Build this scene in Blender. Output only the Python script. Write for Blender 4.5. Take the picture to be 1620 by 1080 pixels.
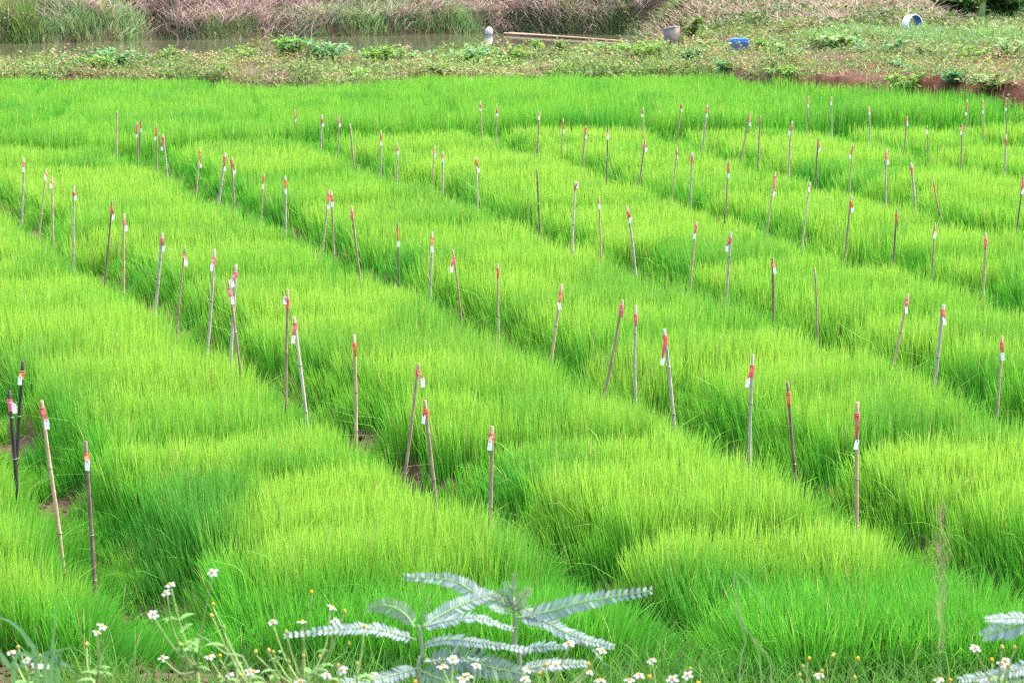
import bpy, math, random
import numpy as np
from mathutils import Vector

random.seed(7)
RNG = np.random.default_rng(11)
for o in list(bpy.data.objects):
    bpy.data.objects.remove(o)
SC = bpy.context.scene
COL = SC.collection

# ------------------------------------------------------------------ camera
FPX, CX, CY = 3600.0, 810.0, 540.0          # focal length and centre in photo pixels
CAM_H = 2.97
PITCH = math.atan(630.0 / FPX)
cam_d = bpy.data.cameras.new('camera')
cam_d.sensor_width = 36.0
cam_d.lens = FPX / 1620.0 * 36.0
cam_d.clip_start = 0.1
cam_d.clip_end = 3000
cam_d.dof.use_dof = True
cam_d.dof.focus_distance = 14.0
cam_d.dof.aperture_fstop = 11.5
cam = bpy.data.objects.new('camera', cam_d)
COL.objects.link(cam)
cam.location = (0, 0, CAM_H)
cam.rotation_euler = (math.pi / 2 - PITCH, 0, 0)
SC.camera = cam

# ------------------------------------------------------------------ world, sun, exposure
SUN_EL, SUN_AZ = math.radians(60), math.radians(62)   # azimuth from +Y (away from camera), towards +X
w = bpy.data.worlds.new('World')
SC.world = w
w.use_nodes = True
nt = w.node_tree
sky = nt.nodes.new('ShaderNodeTexSky')
sky.sky_type = 'NISHITA'
sky.sun_disc = False
sky.sun_elevation = SUN_EL
sky.sun_rotation = SUN_AZ
sky.air_density = 1.0
sky.dust_density = 4.0
sky.ozone_density = 0.6
bg = nt.nodes['Background']
bg.inputs['Strength'].default_value = 0.15
nt.links.new(sky.outputs[0], bg.inputs[0])
sun_d = bpy.data.lights.new('sun', 'SUN')
sun_d.energy = 1.15
sun_d.angle = math.radians(30)
sun_d.color = (1.0, 0.95, 0.87)
sun = bpy.data.objects.new('sun', sun_d)
COL.objects.link(sun)
sd = Vector((math.sin(SUN_AZ) * math.cos(SUN_EL), math.cos(SUN_AZ) * math.cos(SUN_EL), math.sin(SUN_EL)))
sun.rotation_euler = sd.to_track_quat('Z', 'Y').to_euler()
SC.view_settings.view_transform = 'Standard'
SC.view_settings.look = 'None'
SC.view_settings.gamma = 1.0
SC.view_settings.exposure = 2.52
SC.view_settings.use_curve_mapping = False
SC.render.engine = 'CYCLES'
SC.cycles.use_denoising = False
SC.cycles.filter_width = 1.15
SC.cycles.max_bounces = 8
SC.cycles.diffuse_bounces = 5
SC.cycles.transmission_bounces = 6

# ------------------------------------------------------------------ pixel helpers
CP, SP = math.cos(PITCH), math.sin(PITCH)
def ray(px, py):
    a, b = (px - CX) / FPX, (CY - py) / FPX
    return np.array([a, CP + b * SP, -SP + b * CP])
def at_z(px, py, z):
    d = ray(px, py)
    t = (z - CAM_H) / d[2]
    return np.array([d[0] * t, d[1] * t, z])
def at_y(px, py, Y):
    d = ray(px, py)
    t = Y / d[1]
    return np.array([d[0] * t, Y, CAM_H + d[2] * t])

def sm(a, b, t):
    t = np.clip((t - a) / (b - a), 0, 1)
    return t * t * (3 - 2 * t)
def vnoise(x, y, s, seed=0):
    x = np.asarray(x) / s + 137.3 * seed; y = np.asarray(y) / s + 71.7 * seed
    ix, iy = np.floor(x), np.floor(y)
    fx, fy = x - ix, y - iy
    fx = fx * fx * (3 - 2 * fx); fy = fy * fy * (3 - 2 * fy)
    def h(i, j):
        v = np.sin(i * 127.1 + j * 311.7 + seed * 17.17) * 43758.5453
        return v - np.floor(v)
    return ((h(ix, iy) * (1 - fx) + h(ix + 1, iy) * fx) * (1 - fy)
            + (h(ix, iy + 1) * (1 - fx) + h(ix + 1, iy + 1) * fx) * fy)

# ------------------------------------------------------------------ terrain height
WATER_Z = -0.06
def rice_back(x):
    return np.interp(x, [-25, -6.2, -5.0, -3.2, -2.0, 4.0, 5.6, 7.0, 9.2, 14], [45.6, 45.6, 43.4, 43.4, 46, 45.8, 40.0, 38.4, 36.0, 34.6])
def pond_far(x):
    return np.interp(x, [-25, -15, -6, 0, 4], [69.5, 70.5, 76, 78.8, 77])
def ground_z(x, y):
    x = np.asarray(x, float); y = np.asarray(y, float)
    yb = rice_back(x)
    zb = np.interp(x, [-25, 3, 5.6, 9], [0.26, 0.30, 0.60, 0.66])
    bumps = (vnoise(x, y, 1.1, 1) - .5) * .22 + (vnoise(x, y, .45, 2) - .5) * .12
    bund = sm(yb, yb + .9, y) * (zb + bumps)
    right = sm(3.4, 6.2, x + (vnoise(y, x, 3, 5) - .5))
    yf = pond_far(x) + (vnoise(x, y, 2.2, 4) - .5) * 1.2
    ds = np.interp(x, [-25, -2, 0, 4], [52.8, 53.0, 56.8, 59.0])
    dig = sm(ds, ds + 6, y + (vnoise(x, y, 2, 6) - .5) * 1.5) * (1 - sm(yf - .9, yf + .3, y)) * (1 - right) * (zb + .7)
    far_l = sm(yf - .6, yf + 5, y) * 1.9 + np.interp(y, [84, 110, 200, 700], [0, .6, 1.6, 2.5])
    far_r = np.interp(y, [50, 56, 65, 72, 85, 110, 200, 700], [0, .02, .36, .75, 1.3, 1.9, 3, 4])
    z = bund - dig + far_l * (1 - right) + far_r * right
    # near bank under the flowers, rising towards the photographer
    z = z + np.interp(y, [-20, 0, 2.5, 4.8, 7.0, 8.6, 9.35], [1.5, 1.45, 1.3, .85, .36, .1, 0]) * (1 + 0 * x)
    z = z - .10 * channel(x, y)
    soil = (vnoise(x, y, .22, 8) - .5) * .035 + (vnoise(x, y, .08, 9) - .5) * .02
    return z + soil * (1 - sm(60, 80, y))
def channel(x, y):
    c = 0 * x
    for r, f_ in CHANNELS.items():
        c = np.maximum(c, sm(.38, .20, np.abs(x - np.polyval(f_, y) - .24)))
    return c * sm(9.0, 9.6, y) * sm(33, 29, y)
CHANNELS = {}
def gz(x, y):
    return float(ground_z(np.array([x]), np.array([y]))[0])
def at_ground(px, py):
    d = ray(px, py)
    ts = np.linspace(6, 130, 3000)
    hit = np.where(CAM_H + d[2] * ts < np.maximum(ground_z(d[0] * ts, d[1] * ts), WATER_Z))[0]
    t = ts[hit[0]] if len(hit) else 120
    return np.array([d[0] * t, d[1] * t, CAM_H + d[2] * t])

# ------------------------------------------------------------------ materials
def new_mat(name):
    m = bpy.data.materials.new(name)
    m.use_nodes = True
    return m, m.node_tree, m.node_tree.nodes['Principled BSDF'], m.node_tree.nodes['Material Output']
def leaf_mat(name, transl=.42, rough=.5, spec=.3, tint=(1.0, 1.0, 1.0), noise=.0):
    m, t, p, out = new_mat(name)
    at = t.nodes.new('ShaderNodeAttribute'); at.attribute_name = 'col'
    p.inputs['Roughness'].default_value = rough
    p.inputs['Specular IOR Level'].default_value = spec
    t.links.new(at.outputs['Color'], p.inputs['Base Color'])
    tr = t.nodes.new('ShaderNodeBsdfTranslucent')
    mu = t.nodes.new('ShaderNodeMix'); mu.data_type = 'RGBA'; mu.blend_type = 'MULTIPLY'
    mu.inputs['Factor'].default_value = 1
    t.links.new(at.outputs['Color'], mu.inputs['A']); mu.inputs['B'].default_value = (*tint, 1)
    t.links.new(mu.outputs['Result'], tr.inputs['Color'])
    mix = t.nodes.new('ShaderNodeMixShader'); mix.inputs[0].default_value = transl
    t.links.new(p.outputs[0], mix.inputs[1]); t.links.new(tr.outputs[0], mix.inputs[2])
    t.links.new(mix.outputs[0], out.inputs[0])
    return m
def noisy_mat(name, c1, c2, scale=20, rough=.7, spec=.3, stretch=(1, 1, 1), bump=.3, detail=6, c3=None):
    m, t, p, out = new_mat(name)
    tc = t.nodes.new('ShaderNodeTexCoord'); mp = t.nodes.new('ShaderNodeMapping')
    mp.inputs['Scale'].default_value = stretch
    n = t.nodes.new('ShaderNodeTexNoise'); n.inputs['Scale'].default_value = scale; n.inputs['Detail'].default_value = detail
    n.inputs['Roughness'].default_value = .65
    r = t.nodes.new('ShaderNodeValToRGB')
    r.color_ramp.elements[0].position = .32; r.color_ramp.elements[0].color = (*c1, 1)
    r.color_ramp.elements[1].position = .68; r.color_ramp.elements[1].color = (*c2, 1)
    if c3:
        e = r.color_ramp.elements.new(.5); e.color = (*c3, 1)
    t.links.new(tc.outputs['Object'], mp.inputs[0]); t.links.new(mp.outputs[0], n.inputs[0])
    t.links.new(n.outputs[0], r.inputs[0]); t.links.new(r.outputs[0], p.inputs['Base Color'])
    p.inputs['Roughness'].default_value = rough; p.inputs['Specular IOR Level'].default_value = spec
    if bump:
        b = t.nodes.new('ShaderNodeBump'); b.inputs['Strength'].default_value = bump; b.inputs['Distance'].default_value = .01
        t.links.new(n.outputs[0], b.inputs['Height']); t.links.new(b.outputs[0], p.inputs['Normal'])
    return m

M_RICE = leaf_mat('rice_leaf', .40, .6, .12, (1.02, 1.05, .75))
M_WEED = leaf_mat('weed_leaf', .35, .55, .3, (1, 1.05, .7))
M_DRY = leaf_mat('dry_grass', .25, .8, .1)
M_SILVER = leaf_mat('silvery_leaf', .28, .5, .35)
M_PETAL = leaf_mat('petal', .35, .7, .2)
M_DISC = noisy_mat('flower_disc', (.62, .24, .01), (.75, .42, .03), 900, .8, .1, bump=.5)
M_BUD = noisy_mat('flower_bud', (.30, .30, .06), (.42, .36, .10), 300, .8, .1)
M_STEM = noisy_mat('green_stem', (.16, .25, .06), (.24, .32, .10), 60, .6, .3)
M_TAG = noisy_mat('white_card', (.80, .80, .82), (.86, .86, .87), 120, .6, .3, bump=.05)
M_HOLE = noisy_mat('eyelet', (.10, .05, .06), (.18, .06, .08), 200, .6, .3, bump=0)
M_RED = [noisy_mat('red_tie', (.60, .05, .06), (.80, .13, .12), 160, .5, .4, bump=.4),
         noisy_mat('pink_tie', (.68, .06, .13), (.80, .14, .20), 160, .5, .4, bump=.4),
         noisy_mat('orange_tie', (.58, .09, .03), (.70, .16, .07), 160, .5, .4, bump=.4)]
BAM = {'grey': ((.19, .15, .12), (.40, .33, .27)), 'tan': ((.25, .165, .09), (.42, .30, .18)),
       'brown': ((.15, .09, .06), (.32, .215, .145)), 'dark brown': ((.07, .042, .03), (.19, .125, .09)),
       'black': ((.010, .008, .008), (.045, .03, .028)), 'pale': ((.30, .24, .19), (.46, .38, .31))}
M_BAM = {k: noisy_mat('bamboo_' + k.replace(' ', '_'), tuple(1.08 * q for q in a) if k != 'black' else a, tuple(1.08 * q for q in b) if k != 'black' else b, 26, .62, .35, (3, 3, .5), .35) for k, (a, b) in BAM.items()}
M_NODE = noisy_mat('bamboo_joint', (.035, .024, .02), (.40, .34, .28), 90, .7, .2)

# ground: soil in the field, redder clods on the dike
m, t, p, out = new_mat('soil')
tc = t.nodes.new('ShaderNodeTexCoord')
n1 = t.nodes.new('ShaderNodeTexNoise'); n1.inputs['Scale'].default_value = 1.1; n1.inputs['Detail'].default_value = 8
n2 = t.nodes.new('ShaderNodeTexNoise'); n2.inputs['Scale'].default_value = 22; n2.inputs['Detail'].default_value = 8
r1 = t.nodes.new('ShaderNodeValToRGB')
r1.color_ramp.elements[0].position = .3; r1.color_ramp.elements[0].color = (.055, .034, .023, 1)
r1.color_ramp.elements[1].position = .7; r1.color_ramp.elements[1].color = (.125, .085, .06, 1)
r2 = t.nodes.new('ShaderNodeValToRGB')
r2.color_ramp.elements[0].position = .35; r2.color_ramp.elements[0].color = (.55, .5, .46, 1)
r2.color_ramp.elements[1].position = .7; r2.color_ramp.elements[1].color = (1.25, 1.15, 1.05, 1)
mx = t.nodes.new('ShaderNodeMix'); mx.data_type = 'RGBA'; mx.blend_type = 'MULTIPLY'; mx.inputs['Factor'].default_value = 1
for n in (n1, n2): t.links.new(tc.outputs['Object'], n.inputs[0])
t.links.new(n1.outputs[0], r1.inputs[0]); t.links.new(n2.outputs[0], r2.inputs[0])
t.links.new(r1.outputs[0], mx.inputs['A']); t.links.new(r2.outputs[0], mx.inputs['B'])
ga = t.nodes.new('ShaderNodeAttribute'); ga.attribute_name = 'col'
m2 = t.nodes.new('ShaderNodeMix'); m2.data_type = 'RGBA'; m2.blend_type = 'MULTIPLY'; m2.inputs['Factor'].default_value = 1
t.links.new(mx.outputs['Result'], m2.inputs['A']); t.links.new(ga.outputs['Color'], m2.inputs['B'])
t.links.new(m2.outputs['Result'], p.inputs['Base Color'])
p.inputs['Roughness'].default_value = .9; p.inputs['Specular IOR Level'].default_value = .15
b = t.nodes.new('ShaderNodeBump'); b.inputs['Strength'].default_value = .7; b.inputs['Distance'].default_value = .03
t.links.new(n2.outputs[0], b.inputs['Height']); t.links.new(b.outputs[0], p.inputs['Normal'])
M_SOIL = m
# pond water
m, t, p, out = new_mat('pond_water')
p.inputs['Base Color'].default_value = (.075, .075, .042, 1)
p.inputs['Roughness'].default_value = .06
p.inputs['IOR'].default_value = 1.33
n = t.nodes.new('ShaderNodeTexNoise'); n.inputs['Scale'].default_value = 2.2; n.inputs['Detail'].default_value = 3
tc = t.nodes.new('ShaderNodeTexCoord'); t.links.new(tc.outputs['Object'], n.inputs[0])
b = t.nodes.new('ShaderNodeBump'); b.inputs['Strength'].default_value = .10; b.inputs['Distance'].default_value = .02
t.links.new(n.outputs[0], b.inputs['Height']); t.links.new(b.outputs[0], p.inputs['Normal'])
M_WATER = m

# ------------------------------------------------------------------ mesh helpers
def link(name, me, mat, parent=None):
    if mat is not None and not len(me.materials):
        me.materials.append(mat)
    o = bpy.data.objects.new(name, me)
    COL.objects.link(o)
    if parent is not None:
        o.parent = parent
    return o
def tag(o, label=None, cat=None, group=None, kind=None):
    if label: o['label'] = label
    if cat: o['category'] = cat
    if group: o['group'] = group
    if kind: o['kind'] = kind
    return o
def empty(name, loc):
    o = bpy.data.objects.new(name, None)
    o.empty_display_size = .05
    COL.objects.link(o)
    o.location = loc
    return o
def tri_mesh(name, V, T, C=None, smooth=False):
    """triangles from numpy arrays, with an optional per-vertex colour"""
    me = bpy.data.meshes.new(name)
    V = np.ascontiguousarray(V, np.float32); T = np.ascontiguousarray(T, np.int32)
    me.vertices.add(len(V)); me.vertices.foreach_set('co', V.ravel())
    me.loops.add(T.size); me.loops.foreach_set('vertex_index', T.ravel())
    me.polygons.add(len(T)); me.polygons.foreach_set('loop_start', np.arange(0, T.size, 3, dtype=np.int32))
    if smooth:
        me.polygons.foreach_set('use_smooth', np.ones(len(T), bool))
    if C is not None:
        a = me.attributes.new('col', 'FLOAT_COLOR', 'POINT')
        a.data.foreach_set('color', np.concatenate([C, np.ones((len(C), 1))], 1).astype(np.float32).ravel())
    me.update(calc_edges=True)
    return me
class MB:
    """collects polygons of one part"""
    def __init__(s): s.v, s.f, s.c = [], [], []
    def add(s, V, F, c=None):
        b = len(s.v); s.v += [tuple(map(float, q)) for q in V]; s.f += [tuple(i + b for i in f) for f in F]
        if c is not None: s.c += [tuple(c)] * len(V)
    def tube(s, pts, rad, n=8, cap=True, c=None):
        pts = [np.array(q, float) for q in pts]
        V, F = [], []
        for i, q in enumerate(pts):
            d = pts[min(i + 1, len(pts) - 1)] - pts[max(i - 1, 0)]
            d = d / (np.linalg.norm(d) + 1e-9)
            a = np.cross(d, [0, 1, 0] if abs(d[1]) < .9 else [1, 0, 0]); a /= np.linalg.norm(a)
            e = np.cross(d, a)
            r = rad[i] if hasattr(rad, '__len__') else rad
            for k in range(n):
                th = 2 * math.pi * k / n
                V.append(q + r * (math.cos(th) * a + math.sin(th) * e))
        for i in range(len(pts) - 1):
            for k in range(n):
                F.append((i * n + k, i * n + (k + 1) % n, (i + 1) * n + (k + 1) % n, (i + 1) * n + k))
        if cap:
            F.append(tuple(range(n - 1, -1, -1))); F.append(tuple((len(pts) - 1) * n + k for k in range(n)))
        s.add(V, F, c)
    def box(s, c, x, y, z, col=None):
        """box by centre and three half-axis vectors"""
        c, x, y, z = (np.array(q, float) for q in (c, x, y, z))
        V = [c + i * x + j * y + k * z for i in (-1, 1) for j in (-1, 1) for k in (-1, 1)]
        s.add(V, [(0, 1, 3, 2), (4, 6, 7, 5), (0, 4, 5, 1), (2, 3, 7, 6), (0, 2, 6, 4), (1, 5, 7, 3)], col)
    def build(s, name, mat, parent=None, smooth=True, origin=None):
        me = bpy.data.meshes.new(name)
        v = s.v
        if origin is not None:
            v = [(q[0] - origin[0], q[1] - origin[1], q[2] - origin[2]) for q in v]
        me.from_pydata(v, [], s.f)
        if s.c:
            a = me.attributes.new('col', 'FLOAT_COLOR', 'POINT')
            a.data.foreach_set('color', np.array([(*c[:3], 1) for c in s.c], np.float32).ravel())
        if smooth:
            me.polygons.foreach_set('use_smooth', np.ones(len(me.polygons), bool))
        me.update()
        return link(name, me, mat, parent)

def blades(P, h, wd, az, lean, laz, curve, cb, ct, segs=3, droop=.45):
    """thin tapering leaves. P base points, h length, wd width, az facing, lean/laz tilt, curve tip bend"""
    N = len(P)
    ts = {3: [0, .38, .74, 1.0], 2: [0, .55, 1.0]}[segs]
    wp = {3: [.75, 1.0, .72, 0], 2: [.9, .9, 0]}[segs]
    side = np.stack([np.cos(az), np.sin(az), np.zeros(N)], 1)
    ld = np.stack([np.cos(laz), np.sin(laz), np.zeros(N)], 1)
    rows, cols = [], []
    for tt, ww in zip(ts, wp):
        q = (lean * tt + curve * tt * tt)
        ctr = P + ld * (h * q)[:, None]
        ctr[:, 2] += h * (tt - droop * curve * tt ** 3 - .35 * lean * lean * tt)
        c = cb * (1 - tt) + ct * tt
        if ww > 0:
            rows += [ctr - side * (wd * ww * .5)[:, None], ctr + side * (wd * ww * .5)[:, None]]; cols += [c, c]
        else:
            rows.append(ctr); cols.append(c)
    k = len(rows)
    V = np.stack(rows, 1).reshape(-1, 3); C = np.stack(cols, 1).reshape(-1, 3)
    tr = []
    for i in range(segs - 1):
        a = 2 * i
        tr += [(a, a + 1, a + 3), (a, a + 3, a + 2)]
    tr.append((k - 3, k - 2, k - 1))
    T = (np.arange(N) * k)[:, None, None] + np.array(tr)[None]
    return V, T.reshape(-1, 3), C
def leaves(P, L, W, d, nrm, col, fold=.25):
    """diamond leaves folded along the midrib: d unit direction, nrm unit normal"""
    sd_ = np.cross(d, nrm); sd_ /= np.linalg.norm(sd_, axis=1)[:, None] + 1e-9
    mid = P + d * (L * .45)[:, None]
    lift = nrm * (W * fold)[:, None]
    V = np.stack([P, mid + sd_ * (W * .5)[:, None] + lift, P + d * L[:, None] - nrm * (L * .12)[:, None], mid - sd_ * (W * .5)[:, None] + lift], 1).reshape(-1, 3)
    C = np.repeat(col, 4, 0)
    T = (np.arange(len(P)) * 4)[:, None, None] + np.array([(0, 1, 2), (0, 2, 3)])[None]
    return V, T.reshape(-1, 3), C
def join(parts):
    V, T, C, b = [], [], [], 0
    for v, t_, c in parts:
        V.append(v); T.append(t_ + b); C.append(c); b += len(v)
    return np.concatenate(V), np.concatenate(T), np.concatenate(C)
def pick(cols, n, jit=.12, rng=RNG, wts=None):
    cols = np.array(cols, float)
    c = cols[rng.choice(len(cols), n, p=wts)]
    return np.clip(c * (1 + rng.normal(0, jit, (n, 1))) * (1 + rng.normal(0, jit * .3, (n, 3))), .004, .9)

# ------------------------------------------------------------------ stakes as read from the photograph
# row, tip px, visible foot px, colour, tag centre px (or None)
STAKES = [
 (2,185,176,185,243,'tan',None),(2,216.5,193,218,248,'brown',(216,215)),(2,224,188,219,238,'dark brown',(222.7,206.7)),
 (2,247,197,248.5,257,'brown',(245.7,219)),(2,257,213,263.5,265,'grey',(256,235)),(2,317,234,312,288,'tan',(317.7,261.7)),
 (2,356,242,347,317,'grey',(355.7,267)),(2,366.5,248,370,320,'brown',(371,271.7)),(2,417.5,275,414,330,'tan',(416,295)),
 (2,451.5,279,451,368,'grey',(452,303)),(2,521.5,300,510,400,'tan',(519.5,326.7)),(2,524,303,528.5,402,'brown',(526,323)),
 (1,37.5,250,34.5,340,'grey',(37,268)),(1,73,266,62,377,'tan',(72,281.7)),(1,83,279,84,390,'tan',(81,294)),(1,117,295,116,415,'grey',(119,312)),
 (1,177,318,167.5,437,'dark brown',(179,344)),(1,197,338,195,457,'tan',(199.7,361)),(1,257,369,247,480,'grey',(258.7,392.7)),
 (1,293,389,279,535,'brown',(294,415)),(1,340,394,329,543,'grey',(335,423)),(1,360,443,383,597,'brown',(367.7,475)),
 (1,372,418,366,582,'grey',(367.7,448)),(1,455,458,453,633,'brown',(450.7,475)),(1,465.7,501,483,647,'pale',(464,537)),
 (3,465.7,173,467,205,'brown',(467.7,190.7)),(3,509,182,508,233,'grey',(511,197)),(3,536,183,534,248,'brown',(538,198)),
 (3,553,196,560.5,258,'brown',None),(3,602.7,207,602,267,'grey',(603,227)),(3,628,225,628,285,'grey',(630,241.7)),
 (3,687.7,231,685,275,'tan',(688.7,245)),(3,700,240,701,305,'grey',(701,254)),(3,754,248,755,335,'pale',(757,269)),
 (3,850,268,854,368,'dark brown',None),(3,910.7,286,905,407,'pale',(913,293)),(3,948,310,951,423,'tan',(948,327)),(3,992,327,1004.7,423,'grey',(997,348)),
 (4,760,160,762.7,222,'tan',(760,173)),(4,786,167,784.7,225,'tan',(786.7,181.7)),(4,854,177,850,235,'brown',(852.7,186.7)),(4,891,187,889,230,'tan',(891.7,208)),
 (4,926.7,199,920.7,267,'brown',(927,217)),(4,962,201,959,293,'dark brown',(962,217.7)),(4,1021,221,1010,298,'brown',(1022.7,236.7)),(4,1072,234,1062,318,'tan',(1071.7,248)),
 (5,1017.7,170,1016.7,210,'tan',(1016,182.7)),(5,1078,162,1071,223,'brown',(1078,174)),
 (2,555.7,326,570,442,'brown',None),(2,630,353,629.5,433,'dark brown',(630,386)),(2,682.7,366,681.5,473,'grey',(684,394)),(2,715.7,395,730,508,'brown',(714,425.7)),
 (2,786.7,417,790,533,'tan',None),(2,889,449,873,567,'tan',(885,484)),(2,986,475,957,618,'brown',None),(2,1006,483,1005.7,630,'grey',None),
 (2,1050,520,1065.7,660,'grey',(1048,571)),(2,1190.7,561,1186,740,'grey',(1183,605)),(2,1245,604,1255.7,720,'dark brown',None),(2,1357.7,636,1354,810,'tan',(1355,703)),
 (1,562,529,561.7,697,'tan',None),(1,664,575,640.7,738,'brown',(668.7,605)),(1,673,633,684,748,'brown',(670,662.7)),(1,777.7,674,775,833,'brown',(775,704)),
 (0,36,571,27,727,'black',(31.7,601.7)),(0,15.7,617,26.7,785,'black',(22.7,645.7)),(0,67.7,633,91.7,840,'tan',(74,671)),(0,136,698,147,887,'dark brown',(138,735.7)),
 (5,1119,166,1111.7,235,'grey',(1118,182.7)),(5,1187.7,176,1173,247,'brown',(1186.7,196.7)),(5,1203.7,183,1199,250,'brown',None),(5,1253,192,1248,270,'grey',(1249,210)),
 (5,1295,218,1290.7,287,'dark brown',(1296.7,236.7)),(5,1349,226,1345,295,'tan',(1345,247.7)),(5,1402,236,1402,312,'grey',(1405,256.7)),(5,1441,257,1449,337,'grey',None),
 (5,1477,284,1493,340,'brown',None),(5,1618,277,1607,382,'dark brown',(1618,303)),
 (4,1095,241,1093,318,'grey',(1096,247)),(4,1152.7,253,1149,335,'brown',(1152.7,278)),(4,1226,272,1217,345,'tan',(1225,306.7)),(4,1281,288,1270,388,'pale',(1280,300)),
 (4,1347,310,1337,402,'brown',(1348.7,331.7)),(4,1420,331,1412.7,408,'dark brown',None),(4,1478.7,352,1475,442,'brown',(1479,373)),(4,1559,368,1555.7,473,'tan',None),
 (3,1101,350,1094,443,'tan',(1099,373)),(3,1156,367,1150,473,'grey',(1150,393)),(3,1223,408,1222.7,507,'dark brown',(1225.7,427.7)),(3,1288,424,1294,533,'brown',None),
 (3,1437,465,1414,573,'tan',(1434,490)),(3,1494,482,1480,590,'grey',(1494,507.7)),(3,1586,531,1579,632,'tan',(1586,564)),
 (6,1278.7,152,1277,207,'brown',(1278.7,167.7)),(6,1315.7,153,1316,210,'grey',(1314.7,164)),(6,1375.7,169,1375.7,215,'grey',(1375.7,180)),(6,1435.7,184,1430,238,'brown',(1435.7,196.7)),
 (6,1466.7,198,1468.7,247,'brown',(1466,209)),(6,1521.7,196,1520.7,257,'brown',(1520.7,210)),(6,1592,213,1590,277,'grey',None),
 (7,1530,158,1528,210,'tan',(1528,180)),(7,1555.7,157,1556,210,'tan',(1555,177)),(7,1592,155,1592,207,'brown',(1592,173)),
]
FOOT_Z = .27
feet = {}
for s in STAKES:
    q = at_z(s[3], s[4], FOOT_Z)
    feet.setdefault(s[0], []).append(q)
ROWFIT = {}
for r in range(1, 7):
    f = np.array(feet[r])
    ROWFIT[r] = np.polyfit(f[:, 1], f[:, 0], 1)
f1 = ROWFIT[1]
q = np.array(feet[0]).mean(0)
ROWFIT[0] = np.array([f1[0], q[0] - f1[0] * q[1]])
q = np.array(feet[7]).mean(0)
ROWFIT[7] = np.array([ROWFIT[6][0], q[0] - .35 - ROWFIT[6][0] * q[1]])
ROWFIT[8] = np.array([ROWFIT[7][0], ROWFIT[7][1] + 2.3])
ROWFIT[9] = np.array([ROWFIT[7][0], ROWFIT[7][1] + 4.6])
ROWFIT[-1] = np.array([f1[0], ROWFIT[0][1] - 1.95])
CHANNELS.update(ROWFIT)
# ------------------------------------------------------------------ ground and pond
xs = np.concatenate([-np.geomspace(400, 18, 18), np.concatenate([np.arange(-17.6, -4.0, .3), np.arange(-4.0, 4.0, .11), np.arange(4.0, 17.7, .3)]), np.geomspace(18, 400, 18)])
ys = np.concatenate([np.arange(-20, 6, 2), np.arange(6, 14, .14), np.arange(14, 36, .5), np.arange(36, 62, .25), np.arange(62, 90, .5), np.geomspace(90, 800, 30)])
gx, gy = np.meshgrid(xs, ys)
V = np.stack([gx.ravel(), gy.ravel(), ground_z(gx.ravel(), gy.ravel())], 1)
nx, ny = len(xs), len(ys)
i, j = np.meshgrid(np.arange(nx - 1), np.arange(ny - 1))
a = (j * nx + i).ravel()
T = np.concatenate([np.stack([a, a + 1, a + nx + 1], 1), np.stack([a, a + nx + 1, a + nx], 1)])
red = (sm(4.4, 5.4, V[:, 0]) * sm(36, 37, V[:, 1]) * sm(50, 46, V[:, 1]))[:, None]
GC = 1 + red * (np.array([[.85, .46, .36]]) - 1)
tag(link('ground', tri_mesh('ground', V, T, GC, smooth=True), M_SOIL), 'brown soil of the field, dike and banks', kind='structure')
mb = MB()
mb.add([(-40, 55, WATER_Z), (8, 55, WATER_Z), (8, 84, WATER_Z), (-40, 84, WATER_Z)], [(0, 1, 2, 3)])
tag(mb.build('pond', M_WATER, smooth=False), 'murky olive pond water behind the dike', kind='structure')

DITCH_SHIFT = .24          # channel centre a little behind the stakes
def row_x(r, y):
    return np.polyval(ROWFIT[r], y) + DITCH_SHIFT + .05 * np.sin(y * 1.3 + r * 2.1) + .03 * np.sin(y * 3.1 + r)
_p = [at_z(a, b, .12) for a, b in ((-60, 240), (0, 240), (215, 246), (500, 224), (800, 213), (1100, 213), (1400, 209), (1680, 206))]
def t1_y(x): return np.interp(x, [q[0] for q in _p], [q[1] for q in _p])
_p2 = [at_z(a, b, .12) for a, b in ((-60, 171), (0, 171), (300, 166), (560, 156), (900, 146), (1200, 142), (1680, 150))]
def t2_y(x): return np.interp(x, [q[0] for q in _p2], [q[1] for q in _p2])
_pf = [at_z(a, b, .0) for a, b in ((-80, 1068), (300, 1092), (700, 1122), (1700, 1150))]
_pc = [at_z(a, b, .36) for a, b in ((-80, 925), (130, 925), (180, 850), (390, 850), (420, 900), (830, 895), (1000, 870), (1380, 880), (1450, 850), (1700, 850))]
def canopy_front(x): return np.interp(x, [q[0] for q in _pc], [q[1] for q in _pc]) + .08 * np.sin(x * 7)
def front_y(x): return np.interp(x, [q[0] for q in _pf], [q[1] for q in _pf]) + .10 * np.sin(x * 5)

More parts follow.
